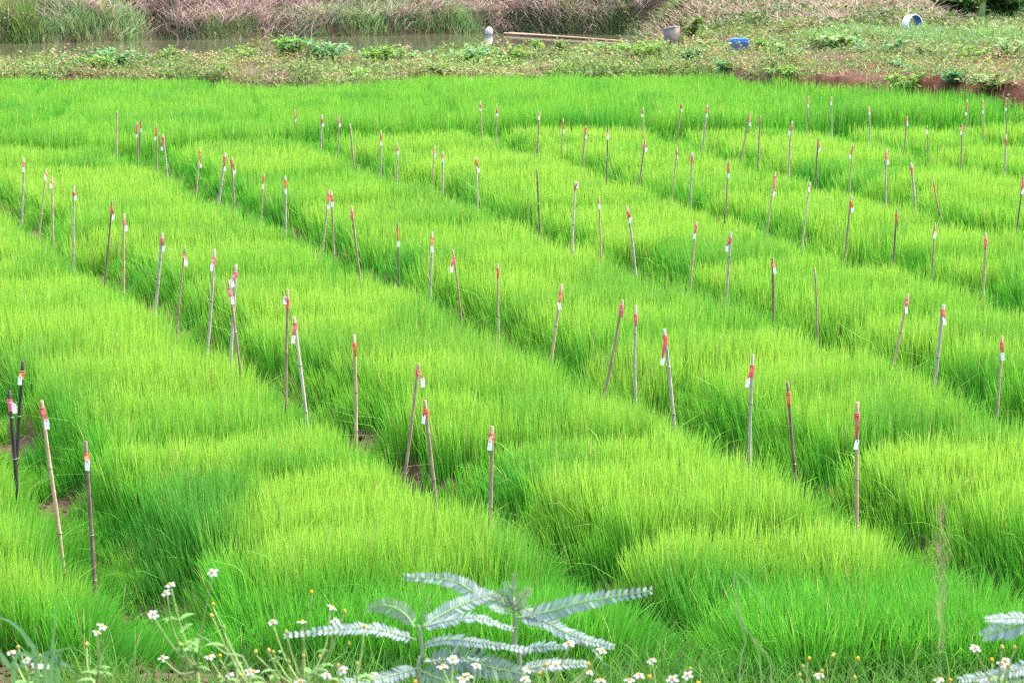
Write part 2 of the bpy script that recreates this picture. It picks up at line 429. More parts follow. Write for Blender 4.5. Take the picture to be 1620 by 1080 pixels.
# ------------------------------------------------------------------ rice
def rice_field(x, y):
    """bed id, distance inside the bed edge, outward direction at the edge, plot coordinate"""
    N = len(x)
    bed = np.full(N, -99); d = np.full(N, 9.0); ox = np.zeros(N); oy = np.zeros(N)
    t1, yb, fy = t1_y(x), rice_back(x), front_y(x)
    t2 = np.minimum(t2_y(x), yb + .1)
    wob = (vnoise(x, y, .5, 21) - .5) * .10 + (vnoise(x, y, .16, 22) - .5) * .06
    inb = (y < t1) & (y > fy)
    k = np.full(N, -2)
    for r in range(-1, 10):
        k = np.where(x > row_x(r, y), r, k)
    bed = np.where(inb, k, bed)
    for r in range(-1, 10):
        sl = ROWFIT[r][0]; c = 1 / math.sqrt(1 + sl * sl)
        dx = (x - row_x(r, y)) * c
        hw = .31
        u_ = (-y * .94 + x * .33) / 1.12
        hj = np.sin(np.floor(u_ + np.where(dx > 0, r, r - 1) * .37 + .12 * np.sin(x * 1.9 + y * .7)) * 57.3 + r * 13.7 + np.sign(dx) * 5.1) * 9431.7
        dd = np.abs(dx) - hw + wob + (hj - np.floor(hj) - .5) * np.where(dx > 0, .40, .22)
        upd = inb & (dd < d)
        d = np.where(upd, dd, d); ox = np.where(upd, -np.sign(dx) * c, ox); oy = np.where(upd, np.sign(dx) * c * sl, oy)
    def edge(dd, ex, ey, msk):
        nonlocal d, ox, oy
        u = msk & (dd < d)
        d = np.where(u, dd, d); ox = np.where(u, ex, ox); oy = np.where(u, ey, oy)
    edge(t1 - .42 - y + wob, 0, 1, inb)
    edge(y - fy + wob, 0, -1, inb)
    sb = (y >= t1) & (y < t2); sa = (y >= t2) & (y < yb + .45)
    bed = np.where(sb, 20, np.where(sa, 21, bed))
    edge(y - t1 - .30 + wob, 0, -1, sb); edge(t2 - .12 - y + wob, 0, 1, sb)
    edge(y - t2 - .12 + wob, 0, -1, sa); edge(yb + .1 - y + wob * 2, 0, 1, sa)
    u = -y * .94 + x * .33
    u = np.where(bed >= 20, x, u)
    return bed, d, ox, oy, u

rice_pts = {}
y0, step = 7.9, .5
alls = []
while y0 < 47:
    y1 = y0 + step
    ym = .5 * (y0 + y1)
    dens = min(4900, 4900 * (11.0 / ym) ** 1.74)
    hw = .225 * y1 * 1.07 + .55
    n = int(dens * 2 * hw * step)
    alls.append((RNG.uniform(-hw, hw, n), RNG.uniform(y0, y1, n)))
    y0 = y1
X = np.concatenate([a for a, b in alls]); Y = np.concatenate([b for a, b in alls])
bed, d, ox, oy, u = rice_field(X, Y)
keep = (bed > -90) & ((d > 0) | ((RNG.random(len(X)) < .42 + .6 * vnoise(X, Y, .35, 30)) & (d > -.5)))
# a few bare spots where the channel floor shows
for (bx, by, br) in ((565, 700, .16), (645, 745, .14), (95, 790, .20), (20, 695, .20), (430, 636, .09)):
    q = at_z(bx, by, .0)
    keep &= ((X - q[0]) ** 2 / (br * br) + (Y - q[1]) ** 2 / (br * br * 5) > .6 + .6 * RNG.random(len(X)))
X, Y, bed, d, ox, oy, u = (a[keep] for a in (X, Y, bed, d, ox, oy, u))
# plots inside a bed: shallow dips where one sowing ends and the next begins
plen = np.where(bed >= 20, 3.1, 1.12)
ph = u / plen + bed * .37 + .12 * np.sin(X * 1.9 + Y * .7)
pid = np.floor(ph); fr = ph - pid
pe = np.minimum(fr, 1 - fr) * plen                     # distance to the plot border
hsh = np.sin(pid * 91.7 + bed * 47.3) * 43758.5453; hsh = hsh - np.floor(hsh)
hsh2 = np.sin(pid * 33.1 + bed * 17.9) * 24634.63; hsh2 = hsh2 - np.floor(hsh2)
pe = pe + .10 * (vnoise(X, Y, .18, 34) - .5)
gap = sm(.04, .19, pe)
keep = RNG.random(len(X)) < (.40 + .60 * gap)
X, Y, bed, d, ox, oy, u, pe, hsh, hsh2, gap, fr = (a[keep] for a in (X, Y, bed, d, ox, oy, u, pe, hsh, hsh2, gap, fr))
N = len(X)
inner = sm(-.02, .09, d)
H = .34 + .03 * inner + .10 * (hsh - .5) + .035 * (vnoise(X, Y, .5, 31) - .5) + .045 * (vnoise(X, Y, .13, 32) - .5) + .075 * (vnoise(X * .42, Y, .24, 37) - .5)
H = H * np.where(bed >= 20, .85 + .15 * gap, .64 + .36 * gap) * np.where(bed >= 20, 1, 1.03 - .09 * sm(.25, 1.0, fr))
H = np.where(d < 0, H * (.70 + .9 * np.clip(d, -.3, 0)), H)
H = np.where(bed == 20, H * np.interp(X, [-8, -3, 2], [1.12, 1.25, 1.42]), np.where(bed == 21, H * 1.0, H * np.interp(Y, [12, 20, 30], [1, .93, .86])))
young = RNG.random(N)
H = H * np.clip(RNG.normal(1.0, .095, N), .7, 1.25)
wdt = .0060 * np.clip(Y / 11.0, .9, None) ** .86 * RNG.uniform(.75, 1.3, N)
az = RNG.uniform(0, 2 * np.pi, N)
edgeout = np.clip(1 - d / .10, 0, 1)
laz = RNG.uniform(0, 2 * np.pi, N)
lx = np.cos(laz) * .6 + ox * edgeout * 1.3 + .10; ly = np.sin(laz) * .6 + oy * edgeout * 1.3
laz = np.arctan2(ly, lx)
lean = np.abs(RNG.normal(0, .08, N)) + .09 * edgeout * RNG.random(N)
curve = np.abs(RNG.normal(.02, .08, N)) + .11 * edgeout * RNG.random(N) ** 2
long_ = RNG.random(N) < .005 + .014 * edgeout
curve = np.where(long_, RNG.uniform(.5, .95, N), curve); H = np.where(long_, H * 1.25, H)
# leaf colour: yellow-green sowings and deeper green ones, plus painted side shade
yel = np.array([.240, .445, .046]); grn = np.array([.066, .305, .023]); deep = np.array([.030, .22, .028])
mixv = np.clip(.80 + .45 * (hsh2 - .5) + .5 * (vnoise(X, Y, .8, 33) - .5) + RNG.normal(0, .16, N) - .55 * edgeout - .35 * (1 - gap) - .22 * sm(.35, 1, fr) + .12, 0, 1)  # bed edges, plot gaps and plot fronts greened to imitate side shade
frontz = sm(.45, -.05, Y - canopy_front(X))
mixv = mixv * (1 - .9 * frontz); H = H * (1 - .16 * frontz)
lean = lean + .12 * frontz * RNG.random(N); curve = curve + .2 * frontz * RNG.random(N) ** 2
mixv = np.where(bed >= 20, mixv * .55, mixv)
col = grn[None] * (1 - mixv)[:, None] + yel[None] * mixv[:, None]
q = at_z(300, 850, .15)
dk = .75 * sm(.34, .16, np.abs(X - q[0]) + .2 * (vnoise(X, Y, .12, 38) - .5)) * sm(.8, .4, np.abs(Y - q[1] - .1) + .5 * (vnoise(X, Y, .15, 39) - .5))
dk += np.exp(-(((X + .55) / .7) ** 2 + ((Y - 23.5) / 1.2) ** 2)) * .5
dk += .4 * sm(.68, .85, vnoise(X, Y, .7, 36))
dk = np.clip(dk, 0, 1)
col = col * (1 - dk)[:, None] + deep[None] * dk[:, None]
H = H * (1 + .16 * dk)
straw = RNG.random(N) < .018
col[straw] = np.array([.42, .38, .16]) * RNG.uniform(.7, 1.1, (straw.sum(), 1))
col *= RNG.uniform(.74, 1.20, (N, 1))
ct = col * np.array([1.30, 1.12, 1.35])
cb = .35 * col + .65 * np.minimum(col, grn[None] * .85)  # naturally greener blade bases, pushed further to paint shade down the bed sides
Z = ground_z(X, Y) - .01
P = np.stack([X, Y, Z], 1)
ORD = ['first', 'second', 'third', 'fourth', 'fifth', 'sixth', 'seventh', 'eighth', 'ninth', 'tenth', 'eleventh', 'twelfth', 'thirteenth',
       'fourteenth', 'fifteenth', 'sixteenth', 'seventeenth', 'eighteenth', 'nineteenth', 'twentieth', 'twenty-first', 'twenty-second', 'twenty-third', 'twenty-fourth', 'twenty-fifth', 'twenty-sixth']
BED_LABEL = {-1: 'rice seedlings in the bottom left corner, left of the black stakes',
             0: 'yellow-green rice bed along the left edge, before the long left stake row',
             1: 'rice bed between the first and second long stake rows from the left',
             2: 'rice bed between the second and third long stake rows from the left',
             3: 'rice bed between the third and fourth long stake rows from the left',
             4: 'rice bed between the fourth and fifth long stake rows from the left',
             5: 'rice bed right of the fifth stake row, near the right edge',
             6: 'short rice bed at the right edge below the back cross strip',
             7: 'far corner of rice at the right edge behind the last stakes',
             8: 'sliver of rice beyond the right edge of the stake rows',
             20: 'dark green cross strip of rice behind all the stake rows',
             21: 'rearmost rice strip along the foot of the weedy dike'}
for bk in sorted(set(bed.tolist())):
    s = bed == bk
    if bk not in BED_LABEL or s.sum() < 400:
        continue
    parts = []
    for seg, mk in ((3, s & (Y < 12.5)), (2, s & (Y >= 12.5))):
        if mk.sum():
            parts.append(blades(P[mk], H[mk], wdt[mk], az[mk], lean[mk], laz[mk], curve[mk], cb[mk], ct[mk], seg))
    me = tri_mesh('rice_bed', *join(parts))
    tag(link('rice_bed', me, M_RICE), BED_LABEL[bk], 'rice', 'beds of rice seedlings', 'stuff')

# clods on the channel floors and the near bank
n = 5200
cy = RNG.uniform(8.4, 22, n); cx = np.zeros(n)
rr = RNG.integers(-1, 5, n)
for r in range(-1, 5):
    k = rr == r
    cx[k] = row_x(r, cy[k]) + RNG.normal(0, .09, k.sum())
k = RNG.random(n) < .3
cx[k] = RNG.uniform(-3, 3, k.sum()); cy[k] = RNG.uniform(7.4, 9.4, k.sum())
cs = RNG.uniform(.006, .028, n)
base = np.array([(1, 0, 0), (-1, 0, 0), (0, 1, 0), (0, -1, 0), (0, 0, 1), (0, 0, -.6)], float)
tri = np.array([(0, 2, 4), (2, 1, 4), (1, 3, 4), (3, 0, 4), (2, 0, 5), (1, 2, 5), (3, 1, 5), (0, 3, 5)])
V = base[None] * (cs[:, None, None] * RNG.uniform(.6, 1.3, (n, 6, 1))) + np.stack([cx, cy, ground_z(cx, cy) + cs * .3], 1)[:, None]
T = (np.arange(n) * 6)[:, None, None] + tri[None]
tag(link('soil_clods', tri_mesh('soil_clods', V.reshape(-1, 3), T.reshape(-1, 3), np.ones((n * 6, 3))), M_SOIL), 'crumbs of brown soil in the channels between beds', 'soil', kind='stuff')

# ------------------------------------------------------------------ stakes
ROWNAME = {0: 'row at left corner', 1: 'first long row', 2: 'second long row',
           3: 'third long row', 4: 'fourth long row', 5: 'fifth long row', 6: 'sixth row', 7: 'seventh row'}
order = {}
for r in range(8):
    idx = sorted([i for i, s in enumerate(STAKES) if s[0] == r], key=lambda i: -STAKES[i][4])
    for k, i in enumerate(idx):
        order[i] = k
def make_tag(c, wv, hv, nv):
    """card with two clipped upper corners; c centre, wv/hv half axes, nv half thickness"""
    out_ = [(-1, -1), (1, -1), (1, .72), (.62, 1), (-.62, 1), (-1, .72)]
    V = [c + a * wv + b_ * hv - nv for a, b_ in out_] + [c + a * wv + b_ * hv + nv for a, b_ in out_]
    F = [tuple(range(5, -1, -1)), tuple(range(6, 12))] + [(k, (k + 1) % 6, 6 + (k + 1) % 6, 6 + k) for k in range(6)]
    return V, F
for i, (r, tx, ty, bx, by, colr, tg) in enumerate(STAKES):
    rs = random.Random(i * 13 + 5)
    foot = at_z(bx, by, FOOT_Z)
    tip = at_y(tx, ty, foot[1] + rs.uniform(-.03, .03))
    dv = tip - foot
    base = foot - dv * ((FOOT_Z + .10) / dv[2])
    L = np.linalg.norm(tip - base)
    root = empty('bamboo_stake', (base[0], base[1], gz(base[0], base[1])))
    org = np.array(root.location)
    rad = rs.uniform(.0070, .0105) * (1.12 if colr in ('black', 'grey') else .95)
    if by < 330: rad *= 1.12
    ax = (tip - base) / L
    side = np.cross(ax, [0, 1, 0]); side /= np.linalg.norm(side)
    fwd = np.cross(ax, side); fwd *= -np.sign(fwd[1]) if fwd[1] else 1     # towards the camera
    # cane, slightly crooked, swollen at the joints
    nn = 13
    ph0 = rs.uniform(0, 6); am = rs.uniform(.001, .006)
    bent = .035 if (r == 5 and order[i] == 1) else 0
    joints = []
    pos = rs.uniform(.30, .45)
    while pos < .97:
        joints.append(pos); pos += rs.uniform(.22, .34)
    tl = sorted(set([k / (nn - 1) for k in range(nn)] + [q + e for q in joints for e in (-.012, 0, .012)]))
    def ctr(t_): return base + ax * L * t_ + side * (am * math.sin(ph0 + 5 * t_) + bent * math.sin(math.pi * t_))
    mb = MB()
    mb.tube([ctr(t_) for t_ in tl], [rad * (1.12 - .22 * t_) * (1.22 if any(abs(t_ - q) < 1e-6 for q in joints) else 1) for t_ in tl], 8)
    mb.build('cane', M_BAM[colr], root, origin=org)
    for q in joints:
        mj = MB(); rj = rad * (1.12 - .22 * q)
        mj.tube([ctr(q - .006), ctr(q - .002), ctr(q + .004)], [rj * 1.13, rj * 1.36, rj * 1.10], 8)
        mj.build('joint', M_NODE, root, origin=org)
    # red tie: two turns of string and a crumpled tail down to the card
    has_tie = not (tg is None and i in (0, 28, 34, 89))
    if has_tie:
        mt = MB()
        mred = M_RED[rs.choice([0, 0, 1, 1, 2])]
        tpos = 1 - rs.uniform(.03, .06) / L
        for e in (0, .007, .013):
            pts = []
            rr_ = rad * 1.18 + .002
            for k in range(9):
                th = 2 * math.pi * k / 8
                pts.append(ctr(tpos) - ax * e + side * rr_ * math.cos(th) + fwd * rr_ * math.sin(th) + ax * .003 * math.sin(th + e * 200))
            mt.tube(pts, .0022, 5, cap=False)
        knot = ctr(tpos) - ax * .006 + fwd * (rad + .004)
        if tg is not None:
            tc_ = at_y(tg[0], tg[1], foot[1] - .028)
        else:
            tc_ = knot - np.array([rs.uniform(-.008, .008), 0, .085])
        up = np.array([0, 0, 1.0])
        end = tc_ + up * .019
        # tail ribbon, a folded strip with thickness
        for sgn in (-1, 1):
            pts = [knot, knot * .6 + end * .4 + side * sgn * rs.uniform(.002, .006) + fwd * .004, end]
            for a_, b_ in zip(pts[:-1], pts[1:]):
                m_ = (a_ + b_) / 2; ext = (b_ - a_) / 2
                mt.box(m_, side * rs.uniform(.0028, .0052), fwd * .0011 + side * sgn * .001, ext)
        wrap_len = rs.uniform(.02, .06)
        mt.tube([ctr(tpos - .005), ctr(tpos - wrap_len * .5 / L), ctr(tpos - wrap_len / L)], [rad * 1.10 + .0006, rad * 1.22 + .0008, rad * 1.06 + .0006], 8)
        mt.build('tie', mred, root, smooth=False, origin=org)
    if tg is not None:
        tw = rs.uniform(-.6, .6)
        slim = abs(tg[0] - (tx + (bx - tx) * (tg[1] - ty) / max(1, by - ty))) < 2.2 and r in (1, 4) and i % 4 == 1
        if slim: tw = 1.1
        rl = rs.uniform(-.22, .22)
        wv = np.array([math.cos(tw) * math.cos(rl), math.sin(tw), math.sin(rl) * math.cos(tw)]) * .0108
        hv = np.array([-math.sin(rl), 0, math.cos(rl)]) * .024
        nv = np.cross(wv, hv); nv = nv / np.linalg.norm(nv) * .0008
        if nv[1] > 0: nv = -nv
        V, F = make_tag(tc_, wv, hv, nv)
        mt = MB(); mt.add(V, F)
        to = mt.build('paper_tag', M_TAG, root, smooth=False, origin=org)
        mh = MB(); hc = tc_ + hv * .68 + nv * 1.1
        mh.tube([hc, hc + nv * .6], [.0034, .0034], 8)
        mh.build('eyelet', M_HOLE, to, smooth=False, origin=org)
    lean_px = tx - bx
    cn = {'pale': 'pale tan'}.get(colr, colr)
    ln = 'leaning ' if abs(lean_px) > .14 * (by - ty) else ''
    what = 'white tag' if tg is not None else ('tie only' if has_tie else 'no tag')
    lab = f'{ln}{cn} stake with {what}, {ORD[order[i]]} from front in {ROWNAME[r]}'
    if len(lab.replace('-', ' ').split()) <= 14 and 0 < r < 6: lab += ' from left'
    tag(root, lab, 'stake', 'bamboo plot stakes in the rice')

# ------------------------------------------------------------------ dike cover, far bank
def rand_dirs(n, up=.35, rng=RNG):
    a = rng.uniform(0, 2 * np.pi, n); e = rng.normal(up, .35, n)
    d_ = np.stack([np.cos(a) * np.cos(e), np.sin(a) * np.cos(e), np.sin(e)], 1)
    nr = np.stack([-np.cos(a) * np.sin(e), -np.sin(a) * np.sin(e), np.cos(e)], 1) + rng.normal(0, .35, (n, 3))
    nr -= d_ * (nr * d_).sum(1)[:, None]
    return d_, nr / np.linalg.norm(nr, axis=1)[:, None]
def scatter(n, x0, x1, ya, yb_, rng=RNG):
    x = rng.uniform(x0, x1, n); y = ya(x) + (yb_(x) - ya(x)) * rng.random(n)
    return x, y
G_LIGHT, G_MID, G_DARK = (.21, .28, .075), (.12, .20, .05), (.045, .10, .028)
TAN, STRAW, BROWN, PINK = (.34, .25, .13), (.40, .33, .19), (.17, .10, .065), (.40, .28, .25)

# creeping cover on the dike
n = 112000
x, y = scatter(n, -15, 13.5, lambda x: rice_back(x) + .0, lambda x: np.where(x > 4.5, 62, 59.5 + 0 * x))
cover = vnoise(x, y, .9, 41) * .6 + vnoise(x, y, .35, 42) * .4
face = sm(.9, .2, y - rice_back(x)) * sm(4.6, 6, x)
bare = np.where(x > 4.8, .18, .10) + .40 * face
xe = RNG.uniform(-15, 13.5, 24000); ye = rice_back(xe) + RNG.uniform(-.15, 1.3, 24000)
ke = (xe < 5) | (vnoise(xe, ye, 1.1, 47) > .52)
k = (cover > bare) & (ground_z(x, y) > WATER_Z + .06)
x, y, cover = np.concatenate([x[k], xe[ke]]), np.concatenate([y[k], ye[ke]]), np.concatenate([cover[k], np.full(ke.sum(), .6)])
BARE = ((1350, 127, 78, 15), (1415, 134, 30, 12), (1505, 138, 34, 17), (1575, 146, 40, 13), (1305, 92, 42, 6), (1590, 112, 20, 7), (395, 114, 34, 9), (432, 120, 22, 8), (110, 94, 30, 6), (20, 98, 22, 8), (1180, 98, 26, 5))
def to_px(x, y, z):
    dz = z - CAM_H
    f_ = y * CP - dz * SP
    return CX + FPX * x / f_, CY - FPX * (y * SP + dz * CP) / f_
pu, pv = to_px(x, y, ground_z(x, y))
k = RNG.random(len(x)) > -1
for (bu, bv, bw, bh) in BARE:
    k &= ((pu - bu) / bw) ** 2 + ((pv - bv) / bh) ** 2 > RNG.uniform(.35, 1.15, len(x))
for (bu, bv) in ((1169, 84), (1062, 70)):
    q = at_ground(bu, bv)
    k &= (np.abs(x - q[0]) > .26) | (y > q[1] + .3) | (y < q[1] - 1.6)
x, y, cover = x[k], y[k], cover[k]
n = len(x)
d_, nr = rand_dirs(n, .3)
Ls = RNG.uniform(.055, .125, n) * (y / 50)
dryness = vnoise(x, y, 1.6, 43) * .7 + vnoise(x, y, .5, 44) * .3
c = np.where((RNG.random(n) < sm(.48, .66, dryness) * np.where(x > 4.5, .42, .62))[:, None], pick([TAN, STRAW, BROWN, (.30, .26, .10)], n), pick([G_LIGHT, G_MID, (.18, .28, .07), (.13, .25, .055)], n))
hz = RNG.random(n) ** 2 * .26 * sm(.2, .7, cover) + .012
tuft = vnoise(x, y, .75, 48)
c = c * (.50 + .60 * vnoise(x, y, 1.2, 49))[:, None]
hz = hz * (.4 + 1.3 * sm(.35, .85, tuft)); Ls = Ls * (.75 + .5 * tuft)
Vl = leaves(np.stack([x, y, ground_z(x, y) + hz], 1), Ls * .85, Ls * RNG.uniform(.35, .6, n), d_, nr, c)
n2 = 20000
x, y = scatter(n2, -15, 13.5, lambda x: rice_back(x) + .2, lambda x: np.where(x > 4.5, 62, 59.5 + 0 * x))
k = ground_z(x, y) > WATER_Z + .05; x, y = x[k], y[k]; n2 = len(x)
a_ = RNG.uniform(0, 6.28, n2)
c = pick([STRAW, TAN, G_LIGHT, G_MID, G_MID], n2) * .8
Vb = blades(np.stack([x, y, ground_z(x, y)], 1), RNG.uniform(.10, .26, n2), RNG.uniform(.010, .018, n2), a_, RNG.uniform(.1, .7, n2), RNG.uniform(0, 6.28, n2), RNG.uniform(.1, .8, n2), c, c * 1.1, 2)
tag(link('ground_cover', tri_mesh('ground_cover', *join([Vl, Vb])), M_WEED), 'creeping weeds and dry litter covering the dike', 'weeds', kind='stuff')

# dry pinkish grass on the far bank, arching down
def clumps(n_cl, per, x0, x1, ya, yb_, ln, wd_, cols, lean_=(.2, .9), curve_=(.3, 1.0), zoff=0, wts=None, sd=.22, bias=0):
    x, y = scatter(n_cl, x0, x1, ya, yb_)
    s_ = np.repeat(np.arange(n_cl), per)
    m_ = len(s_)
    X_ = x[s_] + RNG.normal(0, sd, m_); Y_ = y[s_] + RNG.normal(0, sd, m_)
    tone = RNG.uniform(.78, 1.2, n_cl)[s_]
    c_ = pick(cols, m_, .12, wts=wts) * tone[:, None]
    la = RNG.uniform(0, 6.28, m_)
    la = np.arctan2(np.sin(la) - bias, np.cos(la))
    sz = RNG.uniform(.7, 1.25, n_cl)[s_]
    return blades(np.stack([X_, Y_, ground_z(X_, Y_) - .02 + zoff], 1), RNG.uniform(*ln, m_) * sz, RNG.uniform(*wd_, m_), RNG.uniform(0, 6.28, m_),
                  RNG.uniform(*lean_, m_), la, RNG.uniform(*curve_, m_), c_ * .9, c_ * 1.1, 2, .5)
dry = join([
    clumps(760, 46, -21, 5.5, lambda x: pond_far(x) - .05, lambda x: pond_far(x) + 7, (.55, 1.1), (.018, .036), [(.46, .34, .32), (.55, .43, .39), (.31, .21, .195), (.45, .38, .27)], bias=.7),
    clumps(330, 34, 4.2, 13.5, lambda x: np.interp(x, [4, 5.5, 8, 11, 13], [68, 60.5, 58.8, 58.8, 65]), lambda x: 74 + 0 * x, (.4, .8), (.014, .028), [(.42, .31, .25), (.44, .36, .22), (.30, .22, .15), (.46, .34, .30)], bias=.5),
])
tag(link('dry_grass', tri_mesh('dry_grass', *dry), M_DRY), 'pinkish dry grass hanging over the far pond bank', 'grass', kind='stuff')
# green reeds along the far water line
def reed_zone(pa, pb, n_cl, hh, cols):
    xa, xb = (pa - CX) / FPX * 73, (pb - CX) / FPX * 73
    return clumps(n_cl, 40, xa, xb, lambda x: pond_far(x) - .35, lambda x: pond_far(x) + 1.1, hh, (.014, .028), cols, (.05, .35), (.05, .5), bias=.2)
GRD = [(.16, .34, .12), (.23, .38, .15), (.28, .35, .16)]
reeds = join([reed_zone(-60, 85, 80, (.7, 1.25), [(.09, .20, .04), (.14, .25, .05), (.22, .25, .08)]),
              reed_zone(85, 240, 60, (.4, .75), GRD), reed_zone(250, 470, 30, (.25, .5), [(.16, .19, .07), (.24, .22, .11)] + GRD[:1]),
              reed_zone(470, 765, 110, (.32, .62), GRD), reed_zone(770, 1010, 60, (.4, .7), [(.10, .17, .04), (.16, .18, .06), (.05, .10, .03)]),
              clumps(330, 30, -21, 4.2, lambda x: pond_far(x) - 1.5, lambda x: pond_far(x) + .1, (.3, .6), (.014, .028), [(.13, .22, .07), (.18, .24, .09), (.22, .22, .11), (.10, .17, .05)], (.05, .4), (.05, .6), zoff=.05)])
tag(link('reeds', tri_mesh('reeds', *reeds), M_WEED), 'green reeds standing along the far edge of the pond', 'reeds', kind='stuff')
# leafy creepers over the right-hand bank
n = 42000
x, y = scatter(n, 2.6, 16.5, lambda x: np.interp(x, [3, 5, 8], [70, 58, 57]), lambda x: 80 + 0 * x)
RX, RY = at_ground(1443, 52)[:2]
DX, DY = at_ground(1062, 70)[:2]
k = (RNG.random(n) < np.where(x < 11.5, np.interp(y, [57, 60, 66, 80], [1, .95, .8, .5]), .5)) & (vnoise(x, y, 1.3, 51) > .18) & ((np.abs(x - DX) > .5) | (y > DY + .4)) & ((np.abs(x - RX) > .5) | (y < RY - 3.5) | (y > RY + .5)) & (ground_z(x, y) > WATER_Z); x, y = x[k], y[k]; n = len(x)
d_, nr = rand_dirs(n, .2); Ls = RNG.uniform(.08, .17, n)
tone = vnoise(x, y, 1.1, 52)
c = np.where((tone > .6)[:, None], pick([G_DARK, (.10, .14, .035)], n), pick([G_MID, (.13, .16, .05), (.20, .155, .09), (.16, .12, .08)], n))
Va = leaves(np.stack([x, y, ground_z(x, y) + .05 + RNG.random(n) * .42 * tone], 1), Ls, Ls * .6, d_, nr, c)
lawn = join([clumps(520, 34, 7.2, 17, lambda x: np.interp(x, [7.2, 10, 14], [55, 52, 51]), lambda x: np.interp(x, [7.2, 10, 12.5, 14, 17], [56.5, 57.5, 60, 70, 75]), (.16, .42), (.014, .026), [(.12, .25, .07), (.17, .30, .10), (.21, .29, .11)], (.1, .6), (.1, .7)),
             clumps(90, 36, 3.6, 6.5, lambda x: 70.5 + 0 * x, lambda x: 73 + 0 * x, (.3, .6), (.014, .026), [(.09, .17, .04), (.13, .19, .05)], (.1, .6), (.1, .7))])
tag(link('bank_creepers', tri_mesh('bank_creepers', *join([Va, lawn])), M_WEED), 'tangled green creepers and grass on the right-hand bank', 'weeds', kind='stuff')

# ------------------------------------------------------------------ single weeds on the dike
def weed(px, py, hpx, wpx, cols, label, leaf=.11, stems=17, name='weed', cat='weed', group='leafy weeds along the dike'):
    g = at_ground(px, py)
    sc_ = g[1] / FPX
    hh, ww = hpx * sc_ * .95, wpx * sc_ * 1.6; leaf *= 1.25
    org = np.array([g[0], g[1], gz(g[0], g[1]) - .01])
    root = empty(name, org)
    rs = np.random.default_rng(int(px * 7 + py))
    ms = MB(); LP, LD = [], []
    for k in range(stems):
        a_ = rs.uniform(0, 6.28); q = rs.random() ** .6
        top = np.array([math.cos(a_) * ww * .46 * q, math.sin(a_) * ww * .40 * q, hh * rs.uniform(.55, 1.0)])
        b0 = np.array([top[0] * .25, top[1] * .25, 0])
        mid = (b0 + top) / 2 + np.array([0, 0, hh * .12])
        ms.tube([b0, mid, top], [.008, .006, .003], 5)
        for e in range(int(20 + hh * 14)):
            t_ = rs.uniform(.25, 1.02)
            LP.append((1 - t_) ** 2 * b0 + 2 * t_ * (1 - t_) * mid + t_ * t_ * top + rs.normal(0, .015, 3))
    ms.build('stem', M_STEM, root)
    LP = np.array(LP); nL = len(LP)
    d_, nr = rand_dirs(nL, .25, rs)
    Ls = rs.uniform(.6, 1.25, nL) * leaf
    V_, T_, C_ = leaves(LP, Ls, Ls * rs.uniform(.35, .5, nL), d_, nr, pick(cols, nL, .14, rs))
    link('foliage', tri_mesh('foliage', V_, T_, C_), M_WEED, root)
    tag(root, label, cat, group)
LG = [(.19, .34, .07), (.25, .38, .09), (.14, .28, .06)]
BG = [(.12, .27, .11), (.16, .32, .14), (.20, .34, .16)]
YG = [(.30, .36, .05), (.24, .33, .06), (.36, .38, .09)]
DG = [(.17, .24, .10), (.22, .28, .12), (.27, .30, .15)]
weed(232, 84, 26, 40, LG, 'light green weed at the near pond edge, leftmost of the pond weeds')
weed(296, 84, 18, 34, YG, 'small yellowish weed beside the pond, left of the white specks', .09)
weed(184, 110, 34, 74, BG, 'wide pale green weed patch on the left part of the dike')
weed(150, 108, 20, 46, LG, 'low green weed left of the wide pale weed patch', .08)
weed(368, 80, 30, 44, YG, 'yellow-topped weed at the pond edge, left one of two')
weed(408, 80, 30, 30, YG, 'yellow-topped weed at the pond edge, right one of two')
weed(352, 84, 20, 50, LG, 'light green weed under the yellow-topped weeds', .09)
weed(456, 94, 38, 56, [(.12, .30, .06), (.17, .34, .08)], 'tall bright green bush on the dike below the reeds', .12, 12)
weed(520, 96, 32, 76, BG, 'broad blue-green bush right of the tall bright bush', .12, 14)
weed(560, 92, 26, 40, BG, 'blue-green weed on the dike left of the middle weeds', .10)
weed(612, 95, 22, 56, LG, 'low light green weed at the middle of the dike', .09)
weed(704, 90, 32, 38, BG, 'dark blue-green weed standing before the pond water', .11)
weed(742, 98, 22, 60, BG, 'low dark weed just above the brown log', .11)
weed(800, 100, 26, 70, LG, 'light green weed patch right of the brown log', .10, 12)
weed(852, 84, 22, 22, LG, 'slim weed standing before the floating poles, left one', .09, 6)
weed(890, 86, 26, 18, LG, 'slim weed standing before the floating poles, right one', .09, 6)
weed(1000, 92, 24, 70, LG, 'yellow-green weed patch below the right end of the poles', .10, 12)
weed(1145, 116, 14, 18, BG, 'small blue-green weed at the rice edge below the blue bin', .12, 6)
weed(1432, 150, 34, 46, LG, 'bushy green weed growing on the red soil face', .08, 14)
weed(1508, 130, 16, 26, BG, 'small pale weed between the two red soil patches', .12, 6)
weed(1560, 140, 26, 60, DG, 'dull green weed covering the right red soil face', .09, 12)
weed(1330, 80, 28, 60, GRD, 'green grass-like weed on the bank below the dry grass', .14, 12)
weed(1090, 66, 40, 50, [(.10, .16, .04), (.15, .19, .05)], 'bush beside the grey drum at the pond end', .12, 12)
weed(60, 92, 14, 60, [(.25, .14, .10), (.30, .19, .14), (.20, .2, .09)], 'heap of purplish dead weeds at the left edge of the dike', .10, 12)
